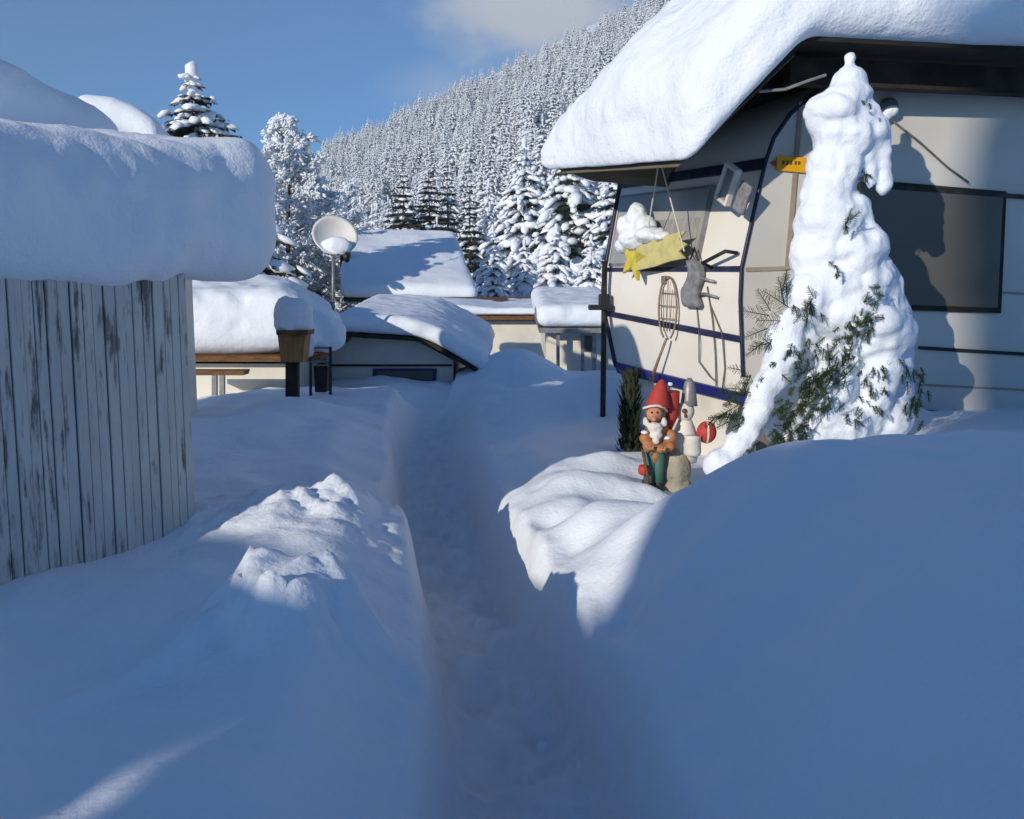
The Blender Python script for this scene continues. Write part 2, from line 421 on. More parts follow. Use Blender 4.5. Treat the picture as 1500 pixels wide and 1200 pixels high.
    top = 150+.5*np.clip(x, -300, 500); hill = np.minimum(hill, top+10*fbm2(x, y, 90, 2, 50))
    hill = np.where(far/4 > 29, np.minimum(far, top), hill)
    if want_trod: return near+hill*sst(60, 120, y), (1-wall)*sst(16, 14, y)
    return near+hill*sst(60, 120, y)

def grid_mesh(name, xs, ys, m, drop=0, edge=0):
    X, Y = np.meshgrid(xs, ys); Z, TR = ground(X, Y, True); Z = Z-drop
    if edge:
        Z[0, :] -= edge; Z[-1, :] -= edge; Z[:, 0] -= edge; Z[:, -1] -= edge
    nx, ny = len(xs), len(ys)
    V = np.stack([X, Y, Z], -1).reshape(-1, 3)
    i = np.arange(nx-1)[None, :]+np.arange(ny-1)[:, None]*nx
    F = np.stack([i, i+1, i+1+nx, i+nx], -1).reshape(-1, 4)
    me = bpy.data.meshes.new(name); me.vertices.add(len(V)); me.vertices.foreach_set('co', V.ravel())
    me.loops.add(F.size); me.loops.foreach_set('vertex_index', F.ravel().astype(np.int32))
    me.polygons.add(len(F)); me.polygons.foreach_set('loop_start', np.arange(0, F.size, 4, dtype=np.int32))
    me.polygons.foreach_set('use_smooth', np.ones(len(F), bool)); me.materials.append(m); me.update(calc_edges=True)
    me.attributes.new('trodden', 'FLOAT', 'POINT').data.foreach_set('value', TR.ravel())
    o = bpy.data.objects.new(name, me); COL.objects.link(o)
    return tag(o, kind='structure')
def gz(x, y): return float(ground(np.array([x]), np.array([y]))[0])

xs = np.concatenate([np.arange(-8, -2.2, .09), np.arange(-2.2, 2.8, .026), np.arange(2.8, 9, .09)])
ys = np.concatenate([np.arange(-5, 1.5, .07), np.arange(1.5, 8, .026), np.arange(8, 16, .05), np.arange(16, 26, .12)])
grid_mesh('snow_ground', xs, ys, SNOWG, edge=.8)
fx = np.concatenate([-np.geomspace(6, 620, 60)[::-1], np.linspace(-5.5, 5.5, 12), np.geomspace(6, 620, 60)])
fy = np.concatenate([[-200, -100, -30], np.arange(-10, 24, 3), np.geomspace(24, 800, 100)])
ho = grid_mesh('hillside', fx, fy, SNOW)
me = ho.data; n = len(me.vertices); V = np.empty(n*3); me.vertices.foreach_get('co', V); V = V.reshape(-1, 3)
ins = (V[:, 0] > -9) & (V[:, 0] < 10) & (V[:, 1] > -8) & (V[:, 1] < 27)
V[ins, 2] -= .7; me.vertices.foreach_set('co', V.ravel()); me.update()

# ------------------------------------------------------------------ trees
t_ = (1+5**.5)/2
ICO = np.array([(-1,t_,0),(1,t_,0),(-1,-t_,0),(1,-t_,0),(0,-1,t_),(0,1,t_),(0,-1,-t_),(0,1,-t_),(t_,0,-1),(t_,0,1),(-t_,0,-1),(-t_,0,1)])/math.hypot(1, t_)
ICF = [(0,11,5),(0,5,1),(0,1,7),(0,7,10),(0,10,11),(1,5,9),(5,11,4),(11,10,2),(10,7,6),(7,1,8),(3,9,4),(3,4,2),(3,2,6),(3,6,8),(3,8,9),(4,9,5),(2,4,11),(6,2,10),(8,6,7),(9,8,1)]

def conifer_meshes(name, seed, H, Rb, tiers, nb, lumps, snow=1.0, sprays=5, lump=.17, flat=.55, top=.05, droop=.35):
    """trunk, crown (needle sprays on drooping limbs) and snow load of one conifer, base at the origin"""
    rg = random.Random(seed)
    tr = MB(); k = 7
    tr.tube([(rg.uniform(-.02, .02)*H*.2*i/k, rg.uniform(-.02, .02)*H*.2*i/k, -.3+(H+.3)*i/k) for i in range(k+1)],
            [max(.008, H*.017*(1-i/k)) for i in range(k+1)], BARK, 7)
    cv, cf, sv, sf = [], [], [], []
    lim = MB()
    for t in range(tiers):
        f = (t+rg.uniform(-.3, .3))/tiers; f = min(max(f, 0), .985)
        z = H*(top+(1-top)*f**.92)
        L0 = Rb*(1-f)**.8*(1 if f > .12 else .75+2*f)
        n = max(4, int(nb*(.55+.45*(1-f)))); a0 = rg.uniform(0, 2*PI)
        for j in range(n):
            if rg.random() < .08: continue
            a = a0+2*PI*j/n+rg.uniform(-.3, .3); L = max(.06*Rb, L0*rg.uniform(.65, 1.18)); d = np.array((math.cos(a), math.sin(a), 0)); s = np.array((-d[1], d[0], 0))
            dr = droop*rg.uniform(.6, 1.4)+.25*snow*(1-f)
            def pt(r): return np.array((0, 0, z))+d*L*r+np.array((0, 0, L*(.12*r-dr*r*r+.1*r**4)))
            lim.tube([pt(0), pt(.5), pt(1)], [L*.022, L*.015, L*.004], BARK, 3, False)
            for q in range(sprays):
                r = .18+.82*(q+rg.random())/sprays; p = pt(r); wd = L*.34*(1.15-r)*rg.uniform(.7, 1.3)+.03*L
                for sg in (-1, 1):
                    e = p+s*sg*wd+d*wd*.55*rg.uniform(.4, 1.3)-np.array((0, 0, wd*rg.uniform(.15, .75)))
                    b = p+d*wd*.5-np.array((0, 0, wd*.18)); g = p-d*wd*.32-np.array((0, 0, wd*.1))
                    i = len(cv); cv += [p, b, e, g]; cf += [(i, i+1, i+2), (i, i+2, i+3)]
            for q in range(lumps):
                if rg.random() > snow: continue
                r = .22+.8*(q+rg.random())/max(lumps, 1); p = pt(r)+s*L*rg.uniform(-.2, .2)*(1.1-r)
                sz = (L*lump+.02*Rb)*rg.uniform(.6, 1.35)*(1.2-.4*r)
                B = ICO*np.array((rg.uniform(1.0, 1.9), rg.uniform(.7, 1.2), flat*rg.uniform(.7, 1.2)))
                B = B*(1+np.array([rg.uniform(-.22, .22) for _ in range(12)]))[:, None]*sz
                slope = np.array((0, 0, .12-2*dr*r)); ax = d+slope; ax /= np.linalg.norm(ax); up = np.cross(ax, s); up = up if up[2] > 0 else -up
                W = p+B[:, :1]*ax+B[:, 1:2]*s+B[:, 2:]*up+np.array((0, 0, sz*.35*flat))
                i = len(sv); sv += list(W); sf += [(a_+i, b_+i, c_+i) for a_, b_, c_ in ICF]
    # tip
    for q in range(3):
        B = ICO*(Rb*.05*(1.2-.25*q))*np.array((.8, .8, 1.5)); W = B+np.array((0, 0, H*(.995-.02*q)))
        i = len(sv)
        if snow > .3: sv += list(W); sf += [(a_+i, b_+i, c_+i) for a_, b_, c_ in ICF]
    base = len(cv); V = cv+lim.v; F = cf+[tuple(base+j for j in q) for q in lim.f]; mi = [0]*len(cf)+[1]*len(lim.f)
    return tr, (V, F, mi), (sv, sf)

def conifer(name, label, group, seed, H, Rb, tiers, nb, lumps, loc=(0, 0, 0), rot=0, needles=None, **kw):
    tr, c, s = conifer_meshes(name, seed, H, Rb, tiers, nb, lumps, **kw)
    root = empty(name, loc, label, 'tree', group); root.rotation_euler.z = rot
    tr.build('trunk', root, smooth=True, local=True)
    link_mesh('crown', c[0], c[1], [needles or NEED, BARK], root, c[2], local=True)
    if len(s[0]): link_mesh('snow_clumps', s[0], s[1], SNOWT, root, smooth=True, local=True)
    return root
def copy_thing(o, loc, rot, sc, label=None):
    r = o.copy(); COL.objects.link(r); r.location = loc; r.rotation_euler = (0, 0, rot); r.scale = sc
    if label: r['label'] = label
    for ch in o.children:
        c = ch.copy(); COL.objects.link(c); c.parent = r
    return r

# hillside forest: the nearest stand as single trees, the wood behind them as one mass
FL = 'snow laden spruce in the dense white forest covering the hillside'
FG = 'spruces in the forest on the hillside'
protos = []
for k in range(5):
    protos.append(conifer('spruce_tree', FL, FG, 100+k, 12, (3.0, 2.6, 3.4, 2.8, 2.4)[k], 18, 9, 4, snow=(.9, .72, .85, .5, .95)[k], sprays=5, lump=.16, flat=.7, droop=.5, needles=NEEDF))
rg = random.Random(5)
pts = []
cell = {}
rn = np.random.RandomState(5)
cy = 95+430*rn.rand(26000)**.75; cx = rn.uniform(-.46, .62, 26000)*cy; cz = ground(cx, cy)
for x, y, z in zip(cx.tolist(), cy.tolist(), cz.tolist()):
    if x < -.36*y and rg.random() < .3: continue
    if z < 1.5 and rg.random() < .7: continue
    if vnoise(np.array([[x/17, y/23, .5]]), 3)[0] < -.42 and rg.random() < .8: continue
    k = (int(x//4.2), int(y//4.2))
    if any((k[0]+a, k[1]+b) in cell and math.dist((x, y), cell[k[0]+a, k[1]+b]) < 3.9 for a in (-1, 0, 1) for b in (-1, 0, 1)): continue
    cell[k] = (x, y); pts.append((x, y, z-.2, rg.choice((rg.uniform(.38, .75), rg.uniform(.7, 1.1), rg.uniform(.85, 1.3))), rg.uniform(0, 6.28), rg.choice((0, 0, 1, 1, 2, 2, 3, 4, 4))))
def seen_from_here(p):               # rough: in the frame and not behind the caravan's canopy
    x, y, z = p[0]/p[1]*FPX+750, 0, 0
    return 380 < x < 905
pts.sort(key=lambda p: (not seen_from_here(p), p[1]))
used = set()
for n_, (x, y, z, s, r_, k) in enumerate(pts[:285]):
    o = protos[k]
    if k not in used: used.add(k); o.location = (x, y, z); o.rotation_euler.z = r_; o.scale = (s, s, s)
    else: copy_thing(o, (x, y, z), r_, (s*rg.uniform(.85, 1.15), s*rg.uniform(.85, 1.15), s))
rest = pts[285:]
me = bpy.data.meshes.new('forest'); me.vertices.add(len(rest))
me.vertices.foreach_set('co', np.array([p[:3] for p in rest]).ravel())
for nm, tp, vals in (('size', 'FLOAT', [p[3] for p in rest]), ('turn', 'FLOAT', [p[4] for p in rest]), ('sort', 'INT', [p[5] for p in rest])):
    me.attributes.new(nm, tp, 'POINT').data.foreach_set('value', vals)
forest = bpy.data.objects.new('forest', me); COL.objects.link(forest)
tag(forest, 'dense forest of snow covered spruces rising to the top of the hill', 'forest', kind='stuff')
ng = bpy.data.node_groups.new('forest', 'GeometryNodeTree'); ng.is_modifier = True
ng.interface.new_socket('Geometry', in_out='INPUT', socket_type='NodeSocketGeometry')
ng.interface.new_socket('Geometry', in_out='OUTPUT', socket_type='NodeSocketGeometry')
gi = ng.nodes.new('NodeGroupInput'); go = ng.nodes.new('NodeGroupOutput'); jn = ng.nodes.new('GeometryNodeJoinGeometry')
def nattr(nm, tp):
    a = ng.nodes.new('GeometryNodeInputNamedAttribute'); a.data_type = tp; a.inputs['Name'].default_value = nm; return a.outputs[0]
sz, tu, so_ = nattr('size', 'FLOAT'), nattr('turn', 'FLOAT'), nattr('sort', 'INT')
cx_ = ng.nodes.new('ShaderNodeCombineXYZ'); ng.links.new(tu, cx_.inputs[2])
for k in range(5):
    eq = ng.nodes.new('FunctionNodeCompare'); eq.data_type = 'INT'; eq.operation = 'EQUAL'
    ng.links.new(so_, eq.inputs[2]); eq.inputs[3].default_value = k
    for ch in protos[k].children:
        if ch.name.startswith('trunk'): continue
        oi = ng.nodes.new('GeometryNodeObjectInfo'); oi.inputs['Object'].default_value = ch; oi.inputs['As Instance'].default_value = True
        ip = ng.nodes.new('GeometryNodeInstanceOnPoints')
        ng.links.new(gi.outputs[0], ip.inputs['Points']); ng.links.new(eq.outputs[0], ip.inputs['Selection'])
        ng.links.new(oi.outputs['Geometry'], ip.inputs['Instance']); ng.links.new(cx_.outputs[0], ip.inputs['Rotation']); ng.links.new(sz, ip.inputs['Scale'])
        ng.links.new(ip.outputs[0], jn.inputs[0])
ng.links.new(jn.outputs[0], go.inputs[0])
forest.modifiers.new('forest', 'NODES').node_group = ng

# single trees in the valley
def tree_px(name, label, px, ytop, Y, Rb, seed, tiers, nb, lumps, group=None, **kw):
    p = at(px, ytop, Y); g = gz(p.x, Y); H = p.z-g
    return conifer(name, label, group, seed, H, Rb, tiers, nb, lumps, (p.x, Y, g-.05), seed, **kw)
tree_px('spruce_tree', 'dark spruce with sparse snow rising behind the white board shed', 281, 103, 25, 4.3, 7, 46, 12, 5, snow=.42, sprays=10, lump=.085, droop=.3)
tree_px('spruce_tree', 'tall dark green spruce, leftmost of the dark trees above the far roof', 590, 240, 88, 4.8, 11, 26, 12, 5, snow=.12, sprays=10, lump=.10, group='dark spruces above the far roof')
tree_px('spruce_tree', 'dark spruce dusted with snow, second of the dark trees above the far roof', 628, 236, 90, 4.3, 12, 26, 12, 5, snow=.12, sprays=10, lump=.10, group='dark spruces above the far roof')
tree_px('spruce_tree', 'slim dark spruce, third of the dark trees above the far roof', 655, 226, 93, 3.8, 13, 26, 11, 5, snow=.24, sprays=9, lump=.10, group='dark spruces above the far roof')
tree_px('spruce_tree', 'narrow dark spruce, rightmost of the dark trees above the far roof', 688, 248, 86, 3.2, 14, 24, 11, 5, snow=.24, sprays=9, lump=.10, group='dark spruces above the far roof')
tree_px('spruce_tree', 'broad dark branched spruce heaped with snow beside the canopy edge', 838, 190, 50, 4.4, 15, 24, 12, 7, snow=.55, sprays=9, lump=.12, droop=.5)
tree_px('spruce_tree', 'tall spruce thickly loaded with snow left of the canopy edge', 768, 205, 56, 3.8, 16, 24, 12, 7, snow=.68, sprays=8, lump=.13, droop=.5)
tree_px('spruce_tree', 'spruce with snow clumps half hidden behind the caravan front', 905, 225, 47, 3.4, 17, 22, 12, 7, snow=.55, sprays=9, lump=.12, droop=.5)
tree_px('fir_tree', 'small white fir buried in snow right of the far snowy roof', 722, 330, 40, 1.7, 18, 20, 13, 9, snow=.92, sprays=7, lump=.15, droop=.5, group='small snow smothered firs')
tree_px('fir_tree', 'small round fir smothered in snow beside the red brown chalet', 768, 352, 37, 1.7, 19, 20, 13, 9, snow=.92, sprays=7, lump=.15, droop=.5, group='small snow smothered firs')
tree_px('fir_tree', 'bushy snow covered fir below the big dark spruces', 815, 330, 35, 1.9, 20, 20, 13, 9, snow=.92, sprays=7, lump=.15, droop=.5, group='small snow smothered firs')
tree_px('fir_tree', 'snow smothered fir close to the caravan front corner', 866, 345, 32, 1.6, 21, 20, 13, 9, snow=.9, sprays=7, lump=.15, droop=.5, group='small snow smothered firs')
tree_px('fir_tree', 'little snow capped fir just above the end of the shed roof', 318, 196, 24, .9, 22, 20, 9, 5, snow=1, sprays=4, lump=.25)
tree_px('fir_tree', 'small white fir above the ridge of the far roof', 640, 318, 70, 2.0, 23, 14, 11, 6, snow=1, sprays=4, lump=.25)
tree_px('fir_tree', 'small snowy fir left of the dark trees above the far roof', 545, 300, 75, 2.2, 24, 14, 11, 6, snow=.95, sprays=4, lump=.25)

def frosted_tree(name, label, px, ytop, Y, seed, spread=1.0):
    rg = random.Random(seed); p = at(px, ytop, Y); g = gz(p.x, Y); H = p.z-g
    root = empty(name, (p.x, Y, g-.05), label, 'tree')
    tr = MB(); tp = [Vector((.12*math.sin(i*1.7+seed)*i/8, .1*math.cos(i*1.3)*i/8, H*i/8)) for i in range(9)]
    tr.tube(tp, [H*.016*(1-i/8.6)+.006 for i in range(9)], BARK, 8); tr.build('trunk', root, smooth=True, local=True)
    lim = MB(); sv, sf = [], []
    def lumps(a, b, rad, n):
        ax = (b-a).normalized(); s = ax.orthogonal().normalized(); u = ax.cross(s)
        for q in range(n):
            c = a+(b-a)*rg.random()+Vector((rg.gauss(0, 1), rg.gauss(0, 1), rg.gauss(0, 1)))*rad*1.2
            B = ICO*np.array((rg.uniform(1.2, 3.2), rg.uniform(.6, 1.1), rg.uniform(.6, 1.1)))*rad*rg.uniform(.6, 1.3)
            W = np.array(c)+B[:, :1]*np.array(ax)+B[:, 1:2]*np.array(s)+B[:, 2:]*np.array(u)
            i = len(sv); sv.extend(W); sf.extend([(x+i, y+i, z+i) for x, y, z in ICF])
    def branch(p, d, L, r, lev):
        mid = p+d*L*.5+Vector((0, 0, .03*L)); e = p+d*L+Vector((0, 0, -.12*L if lev else -.02*L))
        lim.tube([p, mid, e], [r, r*.75, r*.4], FROST, 4, False)
        lumps(p if lev else mid, e, .036+.012*(2-lev), 6 if lev else 7)
        if lev < 2:
            for q in range(6 if lev == 0 else 4):
                f = rg.uniform(.25, 1); b = p+(e-p)*f
                nd = (d+Vector((rg.gauss(0, .65), rg.gauss(0, .65), rg.gauss(-.25, .45)))).normalized()
                branch(b, nd, L*rg.uniform(.32, .55), r*.5, lev+1)
    for q in range(120):
        f = .12+.87*(q+rg.random())/120; i = min(int(f*8), 7); b = tp[i].lerp(tp[i+1], f*8-i)
        L = spread*H*(.24*(1-f)**1.05+.02)*rg.uniform(.75, 1.15); a = q*2.4+rg.uniform(-.4, .4)
        branch(b, Vector((math.cos(a), math.sin(a), rg.uniform(.05, .6))).normalized(), L, .012+.012*(1-f), 0)
    lim.build('crown', root, local=True)
    link_mesh('snow_clumps', sv, sf, FROST, root, smooth=True, local=True)
    return root
frosted_tree('larch_tree', 'tall frost whitened larch behind the satellite dish', 418, 172, 33, 3, 1.7)
frosted_tree('larch_tree', 'shorter frosted larch on the right of the tall one', 462, 262, 35, 8, 1.1)
frosted_tree('larch_tree', 'frosted larch tucked against the end of the shed roof snow', 386, 262, 31, 9, .9)
frosted_tree('birch_tree', 'white frosted young birch above the dish', 512, 268, 60, 5, 1.3)

# ------------------------------------------------------------------ the board shed
K = Vector((-1.54, 4.45, 0)); WD = Vector((-.47, -.88, 0)).normalized(); WN = Vector((-WD.y*-1, 0, 0))
WN = Vector((WD.y*-1, WD.x, 0)); WN = WN if WN.x > 0 else -WN           # outwards, towards the path
WN.normalize()
shed = empty('wooden_shed', (K.x, K.y, .2), 'weathered white board shed under a thick overhanging snow cap', 'shed')
b = MB(); rgs = random.Random(4); s = 0; LW = 1.25
while s < LW:
    w_ = rgs.uniform(.044, .060); o_ = rgs.uniform(-.005, .005); g_ = .005
    a0 = K+WD*s; a1 = K+WD*(s+w_-g_); zt = 1.76; zb = .15
    f0, f1 = WN*(o_+.012), WN*(.002+o_)
    b.hexa([a0+f0+Vector((0,0,zb)), a1+f0+Vector((0,0,zb)), a1+f1+Vector((0,0,zb)), a0+f1+Vector((0,0,zb)),
            a0+f0+Vector((0,0,zt)), a1+f0+Vector((0,0,zt)), a1+f1+Vector((0,0,zt)), a0+f1+Vector((0,0,zt))], PEEL)
    s += w_
E0 = K-WN*.05
b.build('board_wall', shed, bevel=.003)
b = MB()
ED = -WN                            # inwards
c8 = [K+ED*.03, K+WD*LW+ED*.03, K+WD*LW+ED*3, K+ED*3]
b.hexa([p+Vector((0,0,.1)) for p in c8]+[p+Vector((0,0,1.74)) for p in c8], PEEL); b.build('inner_walls', shed)
b = MB()
c8 = [K-WD*.3+ED*.03, K+WD*(LW+.06)+ED*.03, K+WD*(LW+.06)+ED*3.1, K-WD*.3+ED*3.1]
zz = [1.765, 1.765, 1.95, 1.95]
b.hexa([p+Vector((0,0,z)) for p, z in zip(c8, zz)]+[p+Vector((0,0,z+.05)) for p, z in zip(c8, zz)], DKWOOD); roof = b.build('roof', shed)
def shed_sag(P, u, v, w):
    # snow curls over the eave and hangs lower in one place
    hang = (np.exp(-((u-.30)/.13)**2)*.07+np.exp(-((u-.55)/.25)**2)*.04+.03*vnoise(np.stack([u*9, 0*u, 0*u], -1), 5))*sst(.12, -.08, v)*(1-sst(.05, .35, w))
    P[:, 2] -= hang+.03*sst(.1, -.1, v)*(1-sst(.0, .3, w))
    P[:, 2] += .07*sst(.25, -.3, u)*sst(.2, .6, w)
    return P
nearp = [K-WD*.0+WN*.03+Vector((0,0,1.70)), K+WD*LW+WN*.03+Vector((0,0,1.68))]
farp = [K+ED*2.9+Vector((0,0,1.98)), K+WD*LW+ED*2.9+Vector((0,0,1.96))]
snow_over('snow_cap', nearp, farp, .64, .27, (.68, .09, .10, .2), .03, .012, .15, roof, SNOW, 3, shed_sag, big=.045)
snow_over('snow_drift', [K-WD*.62+ED*1.1+Vector((0,0,2.24)), K+WD*LW+ED*1.1+Vector((0,0,2.24))],
          [K-WD*.62+ED*2.9+Vector((0,0,2.24)), K+WD*LW+ED*2.9+Vector((0,0,2.24))], .66, .3, (.1, .08, .1, .1), .05, .012, .15, roof, SNOW, 7,
          lambda P, u, v, w: P+np.stack([0*u, 0*u, -.14*sst(.45, -.05, u)*(w/.66)], -1))

# neighbouring roof that shows over the shed
nb_ = empty('garden_hut', at(170, 300, 8), 'hut behind the board shed showing only its sunlit rounded roof snow', 'hut')
b = MB(); q0 = at(112, 242, 8); q1 = at(226, 242, 8)
b.prism([q0, q1, Vector((q1.x, 8, -.3)), Vector((q0.x, 8, -.3))], (-.4, 2, 0), WALLW); b.build('wall', nb_)
b = MB(); b.prism([at(106, 197, 8.0), at(236, 238, 8.0), at(236, 244, 8.0), at(106, 244, 8)], (-.4, 2.1, 0), DKWOOD); rf = b.build('roof', nb_)
snow_over('snow_cap', [at(112, 190, 7.9), at(180, 196, 7.9), at(236, 234, 7.9)], [at(130, 190, 7.9)+Vector((-.4, 2, 0)), at(180, 196, 7.9)+Vector((-.4, 2, 0)), at(236, 234, 7.9)+Vector((-.4, 2, 0))],
          .30, .14, (.05, .05, .06, .1), .04, .012, .2, rf, SNOW, 11, soft=.2, big=.02)

# ------------------------------------------------------------------ the caravan
NS = Vector((-.10, 1, 0)).normalized()                 # normal of the long side
NP0 = Vector((1.62, 6.3, 0)); FP0 = Vector((.87, 8.0, 0))
NPX = [(1235,114), (1196,136), (1158,168), (1134,203), (1122,238), (1105,310), (1087,392), (1085,440), (1087,495), (1090,576), (1094,592)]
FPXs = [(962,205), (940,220), (924,238), (915,254), (910,268), (900,325), (888,394), (885,425), (887,456), (902,530), (907,546)]
NPR = [on_plane(x, y, NP0, NS) for x, y in NPX]
FPR = [on_plane(x, y, FP0, NS) for x, y in FPXs]
AX = Vector((NS.y, -NS.x, 0)); AX.z = -.055; AX.normalize()       # along the caravan, slightly tilted
LEN = 5.2
caravan = empty('caravan', (2.0, 7.0, .45), 'cream caravan with blue trim parked under the snow laden canopy', 'caravan')
b = MB(); n = len(NPR)
V = NPR+FPR; F = []
for i in range(n-1): F.append((i, i+1, n+i+1, n+i))
b.add(V, F, CREAM)
shell = b.build('front_panel', caravan, smooth='auto')
b = MB()
top_n = NPR[0]+AX*LEN; bot_n = NPR[-1]+AX*(LEN+.1); top_f = FPR[0]+AX*(LEN+.6); bot_f = FPR[-1]+AX*(LEN+.6)
poly = NPR+[bot_n, top_n]
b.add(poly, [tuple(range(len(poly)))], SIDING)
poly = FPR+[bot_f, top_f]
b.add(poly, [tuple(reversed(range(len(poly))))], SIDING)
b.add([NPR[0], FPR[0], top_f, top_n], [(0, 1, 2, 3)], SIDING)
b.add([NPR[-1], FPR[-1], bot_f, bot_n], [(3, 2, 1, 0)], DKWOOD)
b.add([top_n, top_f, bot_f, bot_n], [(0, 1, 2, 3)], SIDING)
b.build('body', caravan)

FN = [None]*n
def fp(s_, t, off=.0):               # point on the front: s_ 0 near .. 1 far, t profile index
    i = min(int(t), n-2); f = t-i
    a = NPR[i].lerp(NPR[i+1], f); c = FPR[i].lerp(FPR[i+1], f); p = a.lerp(c, s_)
    u = (FPR[i]-NPR[i]); w_ = NPR[i+1]-NPR[i]; nn = u.cross(w_).normalized()
    if nn.x > 0: nn = -nn
    return p+nn*off
def strip(t0, t1, s0=0, s1=1, th=.012, m=BLUE, k=6):
    b = MB(); V = []; F = []
    for j in range(k+1):
        s_ = s0+(s1-s0)*j/k
        V += [fp(s_, t0, -.004), fp(s_, t1, -.004), fp(s_, t1, th), fp(s_, t0, th)]
    for j in range(k):
        F += [(4*j+a, 4*j+(a+1) % 4, 4*j+4+(a+1) % 4, 4*j+4+a) for a in range(4)]
    F += [(3, 2, 1, 0), tuple(4*k+a for a in range(4))]
    return b.add(V, F, m)
strip(9.02, 9.98, -.01, 1.0, .018, BLUE).build('blue_band', caravan)
strip(3.85, 4.15, 0, 1.0, .02, DKBLUE).build('upper_rail', caravan)
strip(5.98, 6.12, 0, 1.0, .016, DKBLUE).build('middle_rail', caravan)
strip(7.95, 8.08, 0, 1.0, .018, DKBLUE).build('lower_rail', caravan)
b = MB()
b.tube([fp(0, t, .004) for t in np.linspace(.3, 8.7, 26)], .014, DKBLUE, 8); b.build('corner_trim', caravan, smooth=True)
b = MB()
b.tube([fp(1, t, .01) for t in np.linspace(1.5, 9.4, 24)], .018, DKBLUE, 8); b.build('corner_trim', caravan, smooth=True)
# front window
fr = strip(4.35, 5.95, .27, .97, .016, GREY).build('front_window', caravan)
strip(4.42, 5.90, .29, .955, .021, GLASS).build('pane', fr)
strip(5.05, 5.90, .31, .80, .0255, CURTAIN).build('blind', fr)
# side details on the long side plane
def sp(px, py, off=0): return on_plane(px, py, NP0, NS)-NS*off
def plate(poly, m, name, parent, base=-.004, th=.012, bevel=0):
    b = MB(); b.prism([sp(x, y, th) for x, y in poly], NS*(th-base), m); return b.build(name, parent, bevel=bevel)
win = plate([(1250, 262), (1472, 281), (1464, 459), (1240, 452)], DKWOOD, 'side_window', caravan, th=.02)
plate([(1258, 271), (1466, 289), (1458, 451), (1250, 444)], GLASSD, 'pane', win, th=.026)
plate([(1170, 150), (1176, 151), (1156, 395), (1149, 395)], SEAM, 'panel_seam', caravan, th=.012)
plate([(1092, 392), (1152, 390), (1152, 396), (1092, 398)], SEAM, 'panel_seam', caravan, th=.010)
plate([(1300, 272), (1860, 311), (1860, 317), (1300, 278)], BLACK, 'awning_rail', caravan, th=.03)
plate([(1345, 507), (1860, 538), (1860, 543), (1345, 512)], BLACK, 'side_rail', caravan, th=.014)
plate([(1100, 588), (1345, 600), (1860, 626), (1860, 632), (1345, 606), (1100, 594)], BLACK, 'sill_rail', caravan, th=.02)
for yy in (415, 556):
    plate([(1345, yy+6), (1860, yy+32), (1860, yy+35), (1345, yy+9)], SEAM, 'panel_seam', caravan, th=.006)
# round lamp with snow, cable
lp = sp(1300, 158); b = MB()
b.lathe(lp+NS*.01, [(.058, 0), (.062, .03), (.055, .06), (.03, .075), (.0, .078)], GREY, 18, Matrix.Rotation(R(90), 3, 'X')); lampo = b.build('side_lamp', caravan, smooth=True)
blob('snow_clump', [(lp-NS*.05+Vector((0, 0, -.03)), (.05, .04, .04), None), (lp-NS*.03+Vector((-.03, 0, -.07)), (.04, .04, .03), None)], .01, SNOW, lampo, 2, .004, .03)
b = MB(); b.tube([sp(1306, 178, .02), sp(1345, 210, .03), sp(1385, 245, .02), sp(1415, 268, .03)], .006, CABLE, 6); b.build('cable', caravan, smooth=True)
# skirting
g0, g1 = NPR[-1]-AX*.0+Vector((.06, .05, -.005)), FPR[-1]+Vector((.06, 0, -.005))
b = MB(); d_ = (g1-g0); nn = Vector((d_.y, -d_.x, 0)).normalized()*.03
lo0, lo1 = Vector((g0.x, g0.y, .1)), Vector((g1.x, g1.y, .1))
b.hexa([lo0, lo1, lo1+nn, lo0+nn, g0, g1, g1+nn, g0+nn], CREAM2); b.build('front_skirting', caravan)
b = MB(); s0, s1 = NPR[-1]+NS*.06+AX*.1+Vector((0, 0, -.03)), bot_n+NS*.06+Vector((0, 0, -.03))
b.hexa([Vector((s0.x, s0.y, .3)), Vector((s1.x, s1.y, .1)), Vector((s1.x, s1.y, .1))+NS*.05, Vector((s0.x, s0.y, .3))+NS*.05, s0, s1, s1+NS*.05, s0+NS*.05], BRICK)
b.build('side_skirting', caravan)
# handle loop on the corner trim
b = MB(); h0, h1 = fp(.03, 5.75, .02), fp(.17, 6.0, .02); hn = fp(.1, 5.8, .07)-fp(.1, 5.8, 0)
b.tube([h0, h0+hn*.9+Vector((-.03, 0, .0)), h1+hn*.9+Vector((-.01, 0, .02)), h1], .013, BLACK, 8); b.build('grab_handle', caravan, smooth=True)
b = MB()
for px, py in ((.26, 6.45), (.24, 6.95)):
    b.tube([fp(px, py, .01), fp(px-.05, py-.1, .05), fp(px-.12, py, .03)], .01, GREY, 6)
b.build('hook', caravan, smooth=True)

# yellow sign on the side
sg = empty('sign', sp(1155, 242), 'small yellow sign with a red arrow tip on the cream caravan corner', 'sign')
b = MB(); b.prism([sp(x, y, .022) for x, y in ((1137, 229), (1180, 232), (1179, 254), (1136, 250))], NS*.018, YSIGN); b.build('plate', sg)
b = MB(); b.prism([sp(x, y, .020) for x, y in ((1127, 239), (1139, 233), (1139, 246))], NS*.014, REDP); b.build('arrow', sg)
b = MB()
for x in (1144, 1150, 1155, 1162, 1167): b.prism([sp(px_, py_, .0245) for px_, py_ in ((x, 236+.05*(x-1144)), (x+3.2, 236+.05*(x-1144)), (x+3, 242), (x, 242))], NS*.003, BROWN)
b.build('lettering', sg)

